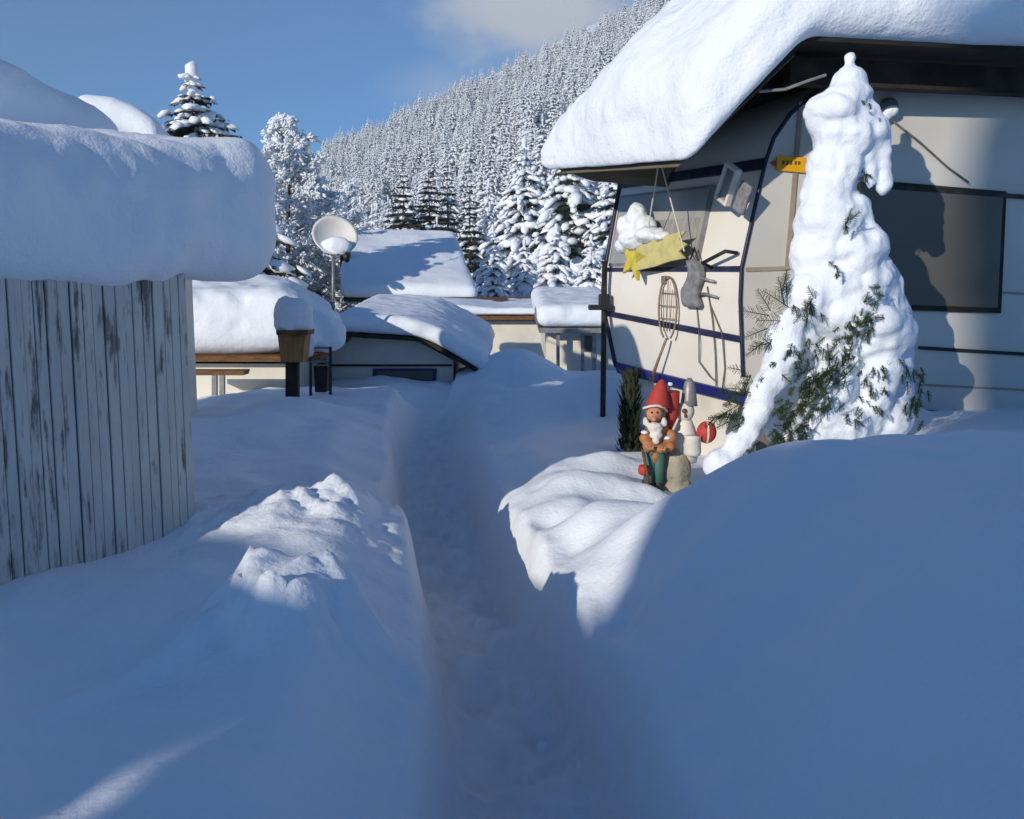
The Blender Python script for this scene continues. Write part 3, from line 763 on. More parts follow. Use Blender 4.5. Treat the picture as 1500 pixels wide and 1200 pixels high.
# ------------------------------------------------------------------ things hanging on the caravan front
def frontspot(px, py, off=0):        # project a photo point on the mean front plane
    a, c, e = fp(0, 6.2), fp(1, 6.2), fp(.5, 8.6); nn = (c-a).cross(e-a).normalized(); nn = nn if nn.x < 0 else -nn
    return on_plane(px, py, a+nn*off, nn)
p_ = frontspot(930, 378, .10)
star = empty('star_decoration', p_, 'yellow comet star heaped with snow hanging on cords at the caravan window', 'decoration')
fu = (fp(0, 6.2)-fp(1, 6.2)).normalized(); fnn = fu.cross(Vector((0, 0, 1))); fnn = fnn if fnn.x < 0 else -fnn; fuu = Vector((0, 0, 1))
c0 = frontspot(926, 378, .12); sc_ = (frontspot(1000, 378, .12)-c0).length/74
def sq(dx, dy): return c0+fu*dx*sc_-fuu*dy*sc_
b = MB(); pl = []
for i in range(10):
    r_ = (22 if i % 2 == 0 else 9); a = i*PI/5+.25; pl.append(sq(math.sin(a)*r_*.95, -math.cos(a)*r_*.9))
b.prism(pl, -fnn*.03, YELLOW); b.build('star', star)
b = MB(); b.prism([sq(4, -8), sq(28, -13), sq(52, -17), sq(76, -19), (sq(68, -13)), sq(78, -9), sq(68, -4), sq(76, 1), sq(56, 3), sq(34, 7), sq(8, 10)], -fnn*.018, YTAIL); b.build('tail', star)
blob('snow_heap', [(sq(2, -16)-fnn*.02, (.15, .11, .09), None), (sq(-8, -24)-fnn*.01, (.10, .10, .12), None), (sq(2, -34)-fnn*.02, (.085, .09, .10), None),
                   (sq(24, -18)-fnn*.02, (.13, .10, .06), None), (sq(14, -26)-fnn*.03, (.09, .09, .08), None), (sq(-16, -10), (.07, .08, .07), None), (sq(42, -16)-fnn*.02, (.08, .07, .035), None)], .013, SNOW, star, 22, .010, .06)
b = MB(); tp_ = frontspot(966, 232, .16)
for dx, dy in ((20, -8), (76, -4)): b.tube([tp_, sq(dx, dy)], .0055, CORD, 6)
b.build('cord', star)

b = MB(); q = frontspot(977, 452, .05); rk = empty('carpet_beater', q, 'wicker carpet beater with a looped head hung on the caravan front', 'carpet beater')
def rq(dx, dy, o=0): return q+fu*dx*sc_-fuu*dy*sc_+fnn*o
loop = [rq(math.sin(a)*13+1, -math.cos(a)*25) for a in np.linspace(-2.75, 2.75, 22)]
b.tube(loop, .008, RATTAN, 6)
for k in (-7, 0, 7): b.tube([rq(k*.9+1, -22+abs(k)), rq(k*.6, 18)], .0035, RATTAN, 5)
for k in (-12, -2, 8): b.tube([rq(-11, k), rq(13, k)], .0035, RATTAN, 5)
b.build('head', rk, smooth=True)
b = MB(); b.tube([rq(0, 24), rq(-10, 40), rq(-22, 60)], [.011, .011, .015], RATTAN, 7); b.build('handle', rk, smooth=True)

q = frontspot(1016, 415, .05); bag = empty('hanging_bag', q, 'limp grey cloth bag hanging under the caravan window', 'bag')
V = []; F = []
prof = [(-12, -32, .01), (-13, -15, .03), (-14, 5, .05), (-16, 22, .05), (-14, 36, .02)]
b = MB()
rb, fb = rbox(.085, .035, .17, .03, (10, 6, 16)); rb = np.array(rb)
rb[:, 0] *= 1-.25*(rb[:, 2]/.17); rb[:, 0] += .03*np.sin(rb[:, 2]*22)-.10*(-rb[:, 2])*(rb[:, 2] < 0); rb = rb+fbm(rb/.05, 2, 4)[:, None]*.008
b.add([q+fu*p[0]+fnn*p[1]+fuu*p[2] for p in rb], fb, MESHB); b.build('cloth', bag, smooth=True)
b = MB(); b.tube([q+fuu*.16+fu*.05, q+fuu*.25, q+fuu*.16-fu*.05], .006, BLACK, 6); b.build('strap', bag, smooth=True)

cb = empty('cable_bundle', frontspot(1035, 480, .02), 'thin dark cables trailing down the lower caravan front', 'cable')
for pts_ in (((1020, 440), (1024, 485), (1024, 530), (1040, 552), (1050, 560)), ((1036, 420), (1044, 470), (1048, 520), (1049, 566)), ((1040, 445), (1058, 490), (1062, 540), (1058, 570))):
    b = MB(); b.tube([frontspot(x, y, .02+.01*(i % 2)) for i, (x, y) in enumerate(pts_)], .0055, CABLE, 6); b.build('cable', cb, smooth=True)

q = frontspot(1066, 270, .06); ln = empty('wall_lantern', q, 'pale framed tilted lantern fixed beside the caravan front window', 'lantern')
M_ = Matrix((fu, fnn, fuu)).transposed() @ Matrix.Rotation(R(28), 3, 'Y')
b = MB()
for sx in (-1, 1): b.box(q+M_@Vector((sx*.062, 0, 0)), (.022, .05, .24), PLASTER, M_, .008)
for sz_ in (-1, 1): b.box(q+M_@Vector((0, 0, sz_*.115)), (.15, .052, .024), PLASTER, M_, .008)
b.build('frame', ln)
b = MB(); b.box(q-fnn*.01, (.105, .03, .21), GREY, M_, .008); b.build('panel', ln)
b = MB(); qq = frontspot(1088, 290, .04); b.box(qq, (.12, .03, .20), MESHB, M_, .012); tag(b.build('dark_grey_tile', origin=qq), 'dark grey flat hanger beside the tilted lantern', 'hanger')  # thin dark grey box set at the lantern's tilt
b = MB(); qq = frontspot(973, 410, .02); b.box(qq, (.05, .03, .06), GREY, Matrix((fu, fnn, fuu)).transposed(), .006); b.build('window_catch', caravan)

# pole with clamp at the far front corner
pz = at(885, 445, 7.85); pole = empty('awning_pole', (pz.x, pz.y, .2), 'thin dark pole clamped at the far front corner of the caravan', 'pole')
b = MB(); b.tube([(pz.x, pz.y, .15), (pz.x, pz.y, pz.z+.35)], .024, BLACK, 10); b.build('shaft', pole, smooth=True)
b = MB(); b.box(pz+Vector((-.03, 0, -.03)), (.2, .09, .045), BLACK, None, .01); b.box(pz+Vector((0, 0, .03)), (.09, .09, .10), BLACK, None, .01); b.build('clamp', pole)

# ------------------------------------------------------------------ the canopy over the caravan
can = empty('canopy', (2.2, 6.2, 1.9), 'dark canopy roof over the caravan under deep overhanging snow', 'canopy')
A_ = at(793, 243, 7.5); B_ = at(1010, 226, 5.75); C_ = at(1187, 56, 5.6); R_ = at(1800, 88, 5.95)
back = A_-B_
D_ = C_+back+Vector((.1, .1, -.05)); RR_ = R_+back
b = MB()
for q4 in ((A_, B_, C_, D_), (D_, C_, R_, RR_)):
    th = Vector((0, 0, .03)); b.hexa([*[p+Vector((0, .05, 0)) for p in q4], *[p+th+Vector((0, .05, 0)) for p in q4]], ROOFM)
roof = b.build('roof', can)
b = MB()
dn = Vector((0, 0, -.05))
def beam(p, q, w_, h_, m, bb):
    d = (q-p).normalized(); s_ = d.cross(Vector((0, 0, 1))).normalized()*w_/2; u_ = Vector((0, 0, -h_))
    bb.hexa([p-s_+u_, p+s_+u_, q+s_+u_, q-s_+u_, p-s_, p+s_, q+s_, q-s_], m)
beam(C_+Vector((.0, .45, -.004)), R_+Vector((.0, .45, -.004)), .10, .16, DKWOOD, b)
b.build('beam', can)
b = MB(); e0 = back*.93
b.prism([B_+e0+Vector((.02, 0, -.01)), C_+e0+Vector((0, 0, -.02)), C_+e0+Vector((1.4, 0, -.02)), C_+e0+Vector((1.4, 0, -.9)), B_+e0+Vector((.35, 0, -.12))], back.normalized()*.03, LINER)
b.build('end_panel', can)
b = MB()                               # sagging inner lining under the slope
q0, q1, q2, q3 = B_+back*.1, C_+back*.1, C_+back*.9, B_+back*.9
V = []; F = []; ku, kv = 12, 12
for i in range(ku+1):
    for j in range(kv+1):
        p = q0.lerp(q1, i/ku).lerp(q3.lerp(q2, i/ku), j/kv); p = p+Vector((.05, 0, -.07-.06*math.sin(PI*i/ku)*math.sin(PI*j/kv))); V.append(p)
for i in range(ku):
    for j in range(kv): F.append((i*(kv+1)+j, i*(kv+1)+j+1, (i+1)*(kv+1)+j+1, (i+1)*(kv+1)+j))
b.add(V, F, LINER); lin = b.build('lining', can, smooth=True)
so = lin.modifiers.new('s', 'SOLIDIFY'); so.thickness = .01
for x in (1.9, 5.5):
    b = MB(); b.tube([(x+.3, 8.35, .1), (x+.3, 8.35, 3.0)], .05, DKWOOD, 8); b.build('post', can)
b = MB(); b.tube([(6.2, 5.9, .1), (6.2, 5.9, 3.05)], .05, DKWOOD, 8); b.build('post', can)
def can_fn(P, u, v, w):
    # lower corner rounds off; the snow creeps a little below the eave
    P[:, 2] -= .05*sst(.05, -.05, u)*(1-sst(0, .2, w))
    P[:, 2] -= .30*sst(.55, 1.1, v)*sst(.05, .4, w)*sst(.5, .0, u)
    return P
dz = Vector((0, 0, -.06))
dy_ = Vector((0, 0, .02))
snow_over('snow_cap', [B_+dz, C_+dy_, R_+dy_], [A_+dz, D_+dy_, RR_+dy_],
          .60, .19, (.06, .1, .09, .03), .035, .012, .13, roof, SNOWR, 21, can_fn, soft=.025, big=.05)
# strings from the canopy edge to the tree
b = MB(); w0 = at(1112, 134, 5.75); w1 = at(1210, 110, 5.75); b.tube([w0, at(1150, 131, 5.74), at(1185, 118, 5.75), w1], .009, GREY, 6)
tag(b.build('guy_rope', origin=w0), 'pale rope slung under the canopy beside the snowy tree top', 'rope')

# ------------------------------------------------------------------ snow laden little conifer in front of the caravan
TY = 5.55
tt = empty('thuja_tree', (at(1240, 640, TY).x, TY, .45), 'small conifer bowed under a thick coat of snow with icicle lobes before the caravan', 'tree')
b = MB(); b.tube([at(1238, 690, TY+.12), at(1240, 500, TY+.12), at(1238, 300, TY+.1), at(1243, 110, TY+.03)], [.05, .04, .03, .012], BARK, 8); b.build('trunk', tt, smooth=True)
pxm = TY/FPX*1.005
def el(px, py, rx, ry, dy=0, rot=0, ryd=None):
    return (at(px, py, TY)+Vector((0, dy, 0)), (rx*pxm, (ryd or rx)*pxm, ry*pxm), Matrix.Rotation(R(-rot), 3, 'Y') if rot else None)
bl = [el(1244, 86, 11, 11), el(1244, 100, 10, 12),
      el(1243, 122, 27, 26), el(1240, 150, 40, 30, 0, 0), el(1225, 165, 45, 26, 0, -8), el(1253, 172, 38, 28, 0, 8),
      el(1236, 200, 46, 40), el(1275, 192, 27, 34, -.02, 12), el(1207, 185, 26, 22, 0, -15),
      el(1270, 226, 14, 28, -.04), el(1271, 252, 11, 26, -.04), el(1290, 222, 14, 34, -.02, -3), el(1293, 256, 11, 30, -.02), el(1252, 230, 10, 16, -.05),
      el(1225, 245, 40, 45), el(1215, 290, 40, 50), el(1212, 330, 48, 50), el(1235, 320, 42, 45), el(1245, 370, 55, 50), el(1202, 375, 45, 50),
      el(1215, 420, 55, 50), el(1262, 415, 55, 50, .03), el(1185, 440, 40, 50, -.05), el(1240, 460, 62, 45), el(1290, 430, 42, 50, .06),
      el(1305, 470, 40, 52, .08), el(1285, 490, 48, 42, -.05, 15), el(1275, 470, 35, 28, -.14, 20),
      el(1310, 520, 34, 52, .05), el(1318, 565, 28, 55, .08), el(1282, 540, 30, 45, -.08, -6), el(1270, 590, 30, 52, -.05),
      el(1300, 610, 40, 40, .05), el(1220, 570, 26, 45, -.10, -20), el(1195, 600, 30, 40, -.12, -25), el(1230, 620, 45, 36, -.06), el(1180, 640, 30, 26, -.12),
      el(1150, 480, 26, 40, -.06, -35), el(1140, 525, 26, 48, -.10, -32), el(1118, 565, 24, 48, -.14, -32), el(1096, 605, 22, 45, -.18, -32), el(1072, 640, 24, 38, -.2, -38), el(1045, 668, 26, 26, -.2, -55),
      el(1178, 490, 26, 30, 0), el(1190, 540, 20, 34, .06), el(1160, 560, 22, 40, .08), el(1215, 520, 34, 45, .06), el(1250, 540, 40, 60, .1), el(1150, 620, 30, 40, .08), el(1210, 640, 70, 30, .1)]
blob('snow_load', bl, .013, SNOW, tt, 6, .020, .15, 5)
cr = MB(); rgt = random.Random(12)
def sprig(p, d, L, m, nl=9):
    d = Vector(d).normalized(); side = d.cross(Vector((0, -1, .2))).normalized(); u_ = side.cross(d)
    cr.tube([p, p+d*L*.5+u_*.004, p+d*L], [.0035, .003, .0015], m, 4, False)
    for i in range(nl):
        f = (i+.6)/nl; q_ = p+d*L*f; l = L*.30*(1.15-f)*rgt.uniform(.8, 1.2)+.008
        for sg_ in (-1, 1):
            e = q_+(side*sg_*rgt.uniform(.7, 1.1)+d*rgt.uniform(.5, .9)+u_*rgt.uniform(-.5, .5)).normalized()*l
            wv = d*.0019; cr.add([q_-wv, q_+wv, e+wv*.5, e-wv*.4+u_*.002], [(0, 1, 2, 3)], m)
def sprigs(px, py, n_, spread, dy, dirs, L=(.07, .14), m=NEEDN):
    for _ in range(max(2, int(n_*.95))):
        x, y = px+rgt.gauss(0, spread*1.4), py+rgt.gauss(0, spread*1.4); p = at(x, y, TY)+Vector((0, dy+rgt.uniform(-.03, .03), 0))
        a = R(rgt.choice(dirs)+rgt.uniform(-28, 28)); sprig(p, (math.cos(a), rgt.uniform(-.7, .1), math.sin(a)), rgt.uniform(*L)*.8, m)
# bare green twigs sticking out on the left
for (x, y, a, L) in ((1150, 470, 178, .22), (1148, 450, 150, .20), (1142, 445, 110, .17), (1138, 432, 85, .15), (1120, 462, 170, .20), (1122, 455, 128, .16), (1118, 480, 200, .16), (1130, 486, 235, .13), (1145, 430, 100, .12), (1112, 500, 215, .14), (1128, 500, 190, .16)):
    sprig(at(x, y, TY)+Vector((0, -.10, 0)), (math.cos(R(a)), -.3, math.sin(R(a))), L, NEEDN, 14)
sprigs(1095, 570, 26, 13, -.16, (200, 235, 170, 120)); sprigs(1078, 596, 22, 10, -.18, (200, 235, 170)); sprigs(1063, 612, 14, 8, -.2, (200, 230))
sprigs(1216, 332, 7, 4, -.28, (250, 270, 60), (.05, .09)); sprigs(1172, 446, 16, 8, -.22, (250, 270, 100), (.06, .10))
for f in np.linspace(0, 1, 12):
    x = 1262+(1185-1262)*f; y = 440+(560-440)*f; sprigs(x, y, 7, 7, -.27+.06*f, (230, 250, 60, 190), (.05, .10))
for f in np.linspace(0, 1, 12):
    x = 1190+(1112-1190)*f; y = 545+(645-545)*f; sprigs(x, y, 9, 11, -.30, (230, 250, 200, 60, 300), (.06, .11))
sprigs(1172, 580, 24, 14, -.26, (240, 260, 200), (.06, .11)); sprigs(1160, 520, 14, 12, -.2, (240, 260, 100), (.05, .1)); sprigs(1180, 505, 12, 10, -.22, (240, 270), (.05, .1))
sprigs(1268, 570, 12, 9, -.22, (250, 280), (.05, .09)); sprigs(1255, 545, 8, 7, -.22, (250, 280), (.05, .09)); sprigs(1316, 540, 14, 10, -.18, (260, 280), (.06, .1)); sprigs(1322, 590, 14, 9, -.16, (260, 280), (.06, .1))
sprigs(1145, 640, 22, 14, -.28, (230, 200, 280), (.06, .11)); sprigs(1120, 655, 10, 8, -.26, (230, 200), (.06, .1)); sprigs(1228, 600, 6, 5, -.24, (250, 290), (.05, .08)); sprigs(1195, 395, 5, 5, -.27, (250, 290), (.04, .07))
sprigs(1130, 600, 14, 8, -.26, (240, 200), (.05, .09)); sprigs(1250, 165, 3, 3, -.22, (250, 290), (.03, .05)); sprigs(1255, 250, 9, 6, -.08, (250, 290), (.06, .09))
cr.build('crown', tt)

# ------------------------------------------------------------------ dark narrow evergreen beside the skirting
def narrow_tree():
    p = at(922, 690, 7.0); H = at(922, 548, 7.0).z-.35
    root = empty('cypress_tree', (p.x, 7.0, .35), 'narrow dark evergreen squeezed against the caravan skirting', 'tree')
    b = MB(); b.tube([(0, 0, -.1), (0, 0, H*.95)], [.02, .008], BARK, 6); b.build('trunk', root, local=True)
    rg = random.Random(2); V = []; F = []
    for i in range(900):
        z = H*rg.random(); r = .10*(1-.35*z/H)*rg.uniform(.3, 1.05); a = rg.uniform(0, 2*PI); c = np.array((r*math.cos(a), r*math.sin(a), z))
        d = np.array((math.cos(a)*.5, math.sin(a)*.5, 1))*rg.uniform(.03, .07); s_ = np.array((-math.sin(a), math.cos(a), 0))*rg.uniform(.008, .018)
        k = len(V); V += [c-s_, c+s_, c+d+s_*.3, c+d-s_*.3]; F.append((k, k+1, k+2, k+3))
    link_mesh('crown', V, F, NEED, root, local=True)
narrow_tree()

# ------------------------------------------------------------------ garden gnome and its neighbours
GY = 5.75
gs = GY/FPX
def g_(px, py, dy=0): return at(px, py, GY)+Vector((0, dy, 0))
gn = empty('garden_gnome', g_(965, 728), 'garden gnome in a tall red pointed hat with white beard and teal trousers', 'garden gnome')
bd = [(g_(958, 668), (.050, .055, .06), None), (g_(960, 645), (.075, .065, .075), None), (g_(962, 625), (.07, .06, .05), None),
      (g_(960, 603), (.062, .062, .066), None), (g_(944, 640, -.05), (.042, .04, .035), None), (g_(950, 652, -.07), (.05, .035, .03), None), (g_(966, 655, -.07), (.045, .035, .028), None),
      (g_(983, 640, -.02), (.035, .04, .05), None), (g_(978, 652, -.06), (.04, .035, .03), None)]
body = blob('body', bd, .010, ORANGE, gn, 3, .002, .05)
b = MB(); b.ball(g_(957, 605, -.045), (.05, .035, .048), SKIN); b.ball(g_(955, 611, -.088), (.017, .018, .015), SKIN)
for dx in (-4, 4): b.ball(g_(956+dx, 602, -.078), .007, BOOT, None, 8, 6)
b.ball(g_(972, 606, -.01), (.012, .012, .022), SKIN); b.build('face', gn, smooth=True)
b = MB(); M_ = Matrix.Rotation(R(9), 3, 'Y')
b.lathe(g_(963, 596), [(.066, 0), (.078, .012), (.070, .03), (.056, .08), (.036, .13), (.015, .165), (.004, .172)], REDP, 20, M_); 
b.tube([g_(984, 575, .06), g_(984, 610, .07), g_(981, 632, .06)], [.06, .055, .02], REDP, 12); b.build('hat', gn, smooth=True)
b = MB(); b.tube([g_(941, 597, -.04), g_(950, 593, -.075), g_(960, 592, -.082), g_(970, 595, -.06), g_(976, 602, -.02)], .008, BEARD, 8); b.build('hat_brim', gn, smooth=True)
blob('beard', [(g_(957, 624, -.07), (.05, .03, .035), None), (g_(958, 634, -.08), (.04, .026, .03), None), (g_(958, 643, -.085), (.024, .02, .022), None), (g_(944, 616, -.05), (.02, .02, .03), None), (g_(971, 617, -.05), (.02, .02, .03), None)], .008, BEARD, gn, 2, .004, .02)
b = MB()
for px, x2 in ((952, 949), (964, 963)): b.tube([g_(px, 662, -.01), g_(px, 685, -.01), g_(x2, 706, -.02)], [.042, .036, .034], TEAL, 12)
b.build('trousers', gn, smooth=True)
b = MB()
for px in (948, 964):
    b.ball(g_(px, 715, -.03), (.034, .06, .03), BOOT); b.tube([g_(px, 703, -.01), g_(px, 716, -.01)], [.036, .034], BOOT, 10)
b.build('boots', gn, smooth=True)
b = MB(); b.tube([g_(938, 655, -.09), g_(945, 690, -.1), g_(947, 716, -.1)], .009, BROWN, 7); b.lathe(g_(941, 693, -.06), [(.02, 0), (.034, .01), (.036, .04), (.03, .06)], REDP, 12); b.build('bucket', gn, smooth=True)
b = MB()                              # hands holding the handle, fingers closed round it
for hx, hy in ((949, 652), (966, 654)):
    hp = g_(hx, hy, -.105); b.ball(hp, (.018, .012, .016), SKIN, None, 10, 7)
    for k in range(4): b.tube([hp+Vector((-.014+.009*k, -.008, .008)), hp+Vector((-.014+.009*k, -.020, .001)), hp+Vector((-.013+.009*k, -.014, -.012+.001*k))], .0048, SKIN, 6)
    b.tube([hp+Vector((.016, -.004, .004)), hp+Vector((.020, -.016, .010)), hp+Vector((.012, -.022, .012))], .0052, SKIN, 6)
b.build('hands', gn, smooth=True)

blob('snow_clump', [(g_(982, 563), (.018, .018, .014), None), (g_(972, 590, -.02), (.02, .03, .012), None), (g_(976, 640, -.03), (.03, .04, .014), None), (g_(943, 632, -.05), (.025, .03, .012), None)], .006, SNOW, gn, 2, .003, .02)
q = g_(992, 694, .08)
b = MB(); b.ball(q, (.10, .10, .15), STONE, None, 18, 12, .10, 3); b.ball(q+Vector((-.02, .0, -.1)), (.13, .11, .08), STONE, None, 18, 10, .1, 5)
tag(b.build('garden_stone', smooth=True, origin=q), 'rough pale stone standing in the snow beside the gnome', 'stone')
# white figure
q = g_(1008, 668, .12); fg = empty('garden_figure', q, 'white plaster garden figure with a tall grey cap behind the gnome', 'garden figure')
b = MB(); b.lathe(q+Vector((0, 0, -.06)), [(.075, 0), (.085, .04), (.09, .12), (.07, .2), (.05, .25), (.042, .27)], PLASTER, 20); b.build('body', fg, smooth=True)
b = MB(); b.ball(q+Vector((-.005, -.01, .265)), (.06, .055, .065), PLASTER); b.build('head', fg, smooth=True)
b = MB(); b.lathe(q+Vector((.02, .0, .30)), [(.055, 0), (.05, .04), (.042, .10), (.03, .15), (.012, .175)], GREY, 16); b.build('cap', fg, smooth=True)
b = MB(); b.ball(q+Vector((-.02, -.068, .275)), (.016, .014, .016), BROWN); b.ball(q+Vector((-.012, -.066, .245)), (.01, .01, .014), BROWN); b.build('face', fg, smooth=True)
q = g_(1036, 634, .02); bl_ = empty('lantern_ball', q, 'round red ball with a thin white stripe beside the snowy branch', 'ball')
b = MB(); b.ball(q, (.062, .055, .07), REDP, None, 20, 14); b.build('shell', bl_, smooth=True)
b = MB(); V = [q+Vector((.0635*math.sin(a)*0+.006*sx, -.0565*math.cos(a), .0715*math.sin(a))) for a in np.linspace(-1.4, 1.4, 15) for sx in (-1, 1)]
b.add(V, [(2*i, 2*i+1, 2*i+3, 2*i+2) for i in range(14)], PLASTER); st = b.build('stripe', bl_); st.modifiers.new('s', 'SOLIDIFY').thickness = .003
b = MB(); q2 = g_(1014, 650, -.01); b.lathe(q2+Vector((0, 0, -.07)), [(.05, 0), (.055, .02), (.05, .11), (.055, .12), (.0, .122)], PLASTER, 16); pot = b.build('flower_pot', smooth=True, origin=q2); tag(pot, 'white pot between the gnome and the red ball', 'pot')

# ------------------------------------------------------------------ background buildings
def px_prism(b, poly, Y, d, m): b.prism([at(x, y, Y) for x, y in poly], d, m)
# left hut
h1 = empty('holiday_hut', at(345, 600, 12), 'long pale hut left of the path under a deep rounded snow roof', 'hut')
b = MB(); px_prism(b, [(150, 533), (418, 533), (418, 640), (150, 640)], 12, (0, 3.4, 0), WALLW); b.build('wall', h1)
b = MB(); px_prism(b, [(140, 522), (470, 522), (470, 530), (140, 530)], 11.75, (0, 3.9, .3), BROWN); rf = b.build('roof', h1)
snow_over('snow_cap', [at(140, 521, 11.8), at(380, 521, 11.8), at(440, 514, 11.8), at(498, 520, 11.8)], [at(140, 505, 15.4), at(380, 505, 15.4), at(440, 505, 15.4), at(498, 510, 15.4)], .80, .34, (.1, .05, .1, .1), .06, .024, .2, rf, SNOW, 31,
          lambda P, u, v, w: P+np.stack([0*u, 0*u, -(.38*sst(.7, 1.02, u))*np.clip(w/.8, 0, 1)+.22*sst(-.1, .5, v)*np.clip(w/.8, 0, 1)], -1), big=.05)
rl = empty('wooden_bench', at(315, 580, 11.3), 'brown wooden rail bench in front of the left hut wall', 'bench')
b = MB(); px_prism(b, [(262, 543), (358, 543), (356, 550), (262, 550)], 11.3, (0, .25, 0), BROWN); b.build('rail_top', rl)
for x in (310, 321):
    b = MB(); px_prism(b, [(x, 550), (x+7, 550), (x+7, 610), (x, 610)], 11.3, (0, .06, 0), GREY); b.build('leg', rl)
# wooden box on a post, snow hood
bx_ = empty('bird_house', at(427, 575, 9.6), 'ochre wooden box on a dark post wearing a tall round snow hood', 'bird house')
b = MB(); px_prism(b, [(406, 488), (448, 488), (443, 531), (411, 531)], 9.6, (0, .27, 0), OCHRE); b.build('box', bx_, bevel=.008)
b = MB(); px_prism(b, [(404, 484), (451, 484), (450, 491), (405, 491)], 9.57, (0, .33, 0), BROWN); rf = b.build('roof', bx_)
b = MB(); px_prism(b, [(418, 531), (436, 531), (436, 620), (418, 620)], 9.68, (0, .1, 0), DKWOOD); b.build('post', bx_)
c = at(425, 462, 9.6)+Vector((0, .15, 0)); k = 9.6/FPX
blob('snow_hood', [(c, (30*k, .2, 26*k), None), (c+Vector((0, 0, -14*k)), (30*k, .2, 18*k), None), (c+Vector((-10*k, 0, 6*k)), (18*k, .16, 22*k), None), (c+Vector((12*k, 0, 2*k)), (18*k, .16, 22*k), None)], .02, SNOW, rf, 3, .008, .08)
# small cart of junk right of it
jk = empty('garden_rack', at(470, 560, 10.4), 'dark metal rack with a snow dusted bin beside the bird house', 'rack')
b = MB()
for x in (455, 484): b.tube([at(x, 508, 10.4), at(x, 600, 10.4)], .018, BLACK, 6)
for y in (510, 530): b.tube([at(455, y, 10.4), at(484, y, 10.4)], .014, GREY, 6)
b.build('frame', jk)
b = MB(); px_prism(b, [(459, 536), (480, 536), (478, 575), (461, 575)], 10.45, (0, .2, 0), BLACK); b.build('bin', jk, bevel=.01)
c = at(453, 508, 10.4); blob('snow_clump', [(c, (.06, .08, .12), None), (c+Vector((.03, 0, .06)), (.05, .07, .06), None), (at(470, 506, 10.5), (.10, .09, .04), None)], .016, SNOW, jk, 2, .006, .06)
# satellite dish
ds = empty('satellite_dish', at(488, 455, 12.9), 'pale satellite dish on a thin mast, partly filled with snow', 'satellite dish')
b = MB(); b.tube([at(488, 470, 12.9), at(488, 372, 12.9)], .02, GREY, 8); b.build('mast', ds, smooth=True)
dc = at(491, 344, 12.8); rr = 33*12.8/FPX
DM = Vector((.30, -.80, .50)).to_track_quat('Z', 'Y').to_matrix()
b = MB(); prof = [(rr*f, .10*f*f-.10+.0) for f in np.linspace(.02, 1, 9)]+[(rr*f, .10*f*f-.115) for f in np.linspace(1, .02, 9)]
b.lathe(dc, prof, DISHM, 28, DM); b.build('reflector', ds, smooth=True)
b = MB(); tip = at(508, 377, 12.4); b.tube([dc+DM@Vector((0, -rr*.98, 0)), tip], .009, BLACK, 6); b.ball(tip, (.045, .05, .07), BLACK); b.build('receiver_arm', ds, smooth=True)
blob('snow_clump', [(dc+DM@Vector((0, -rr*.45, -.03))+Vector((0, -.02, -.02)), (rr*.72, .10, rr*.42), None), (dc+Vector((-.05, -.05, -rr*.55)), (rr*.5, .1, rr*.3), None)], .025, SNOW, ds, 3, .01, .08)
# middle hut with the bent roof
h2 = empty('holiday_hut', at(580, 570, 14), 'pale gabled hut in the middle distance with a thin dark verge', 'hut')
b = MB(); px_prism(b, [(478, 497), (512, 494), (612, 500), (664, 528), (664, 640), (478, 640)], 14, (0, 4, .2), WALLW); b.build('wall', h2)
b = MB(); px_prism(b, [(546, 540), (640, 540), (638, 562), (546, 562)], 13.97, (0, .05, 0), BLUE); w2 = b.build('window', h2)
b = MB(); px_prism(b, [(552, 544), (634, 544), (633, 560), (552, 560)], 13.955, (0, .02, 0), GLASSD); b.build('pane', w2)
b = MB(); px_prism(b, [(478, 534), (662, 534), (662, 537), (478, 537)], 13.975, (0, .03, 0), DKWOOD); b.build('wall_band', h2)
b = MB()
vl = [(490, 489), (512, 488), (610, 494), (640, 506), (706, 545)]
for i in range(len(vl)-1):
    (x0, y0), (x1, y1) = vl[i], vl[i+1]; px_prism(b, [(x0, y0), (x1, y1), (x1, y1+6), (x0, y0+6)], 13.7, (0, 4.4, .25), DKWOOD)
rf = b.build('roof', h2)
snow_over('snow_cap', [at(x, y-1, 13.7) for x, y in vl], [at(x, y-1, 13.7)+Vector((0, 4.4, .3)) for x, y in vl], 0.27, .13, (.05, .1, .06, .1), .05, .016, .2, rf, SNOW, 41, soft=.05, big=.03)
# snowy slope of another roof right of it
h3 = empty('holiday_hut', at(650, 480, 20), 'low hut behind the middle hut showing a snow roof and brown fascia', 'hut')
b = MB(); px_prism(b, [(640, 470), (800, 470), (800, 520), (640, 520)], 21, (0, 4, 0), WALLW); b.build('wall', h3)
b = MB(); px_prism(b, [(620, 463), (806, 463), (806, 469), (620, 469)], 20.7, (0, 4.6, .4), BROWN); rf = b.build('roof', h3)
snow_over('snow_cap', [at(620, 462, 20.7), at(806, 462, 20.7)], [at(620, 462, 20.7)+Vector((0, 4.6, .15)), at(806, 462, 20.7)+Vector((0, 4.6, .15))], .2, .095, (.1, .1, .05, .1), .09, .02, .3, rf, SNOW, 43, big=.05)
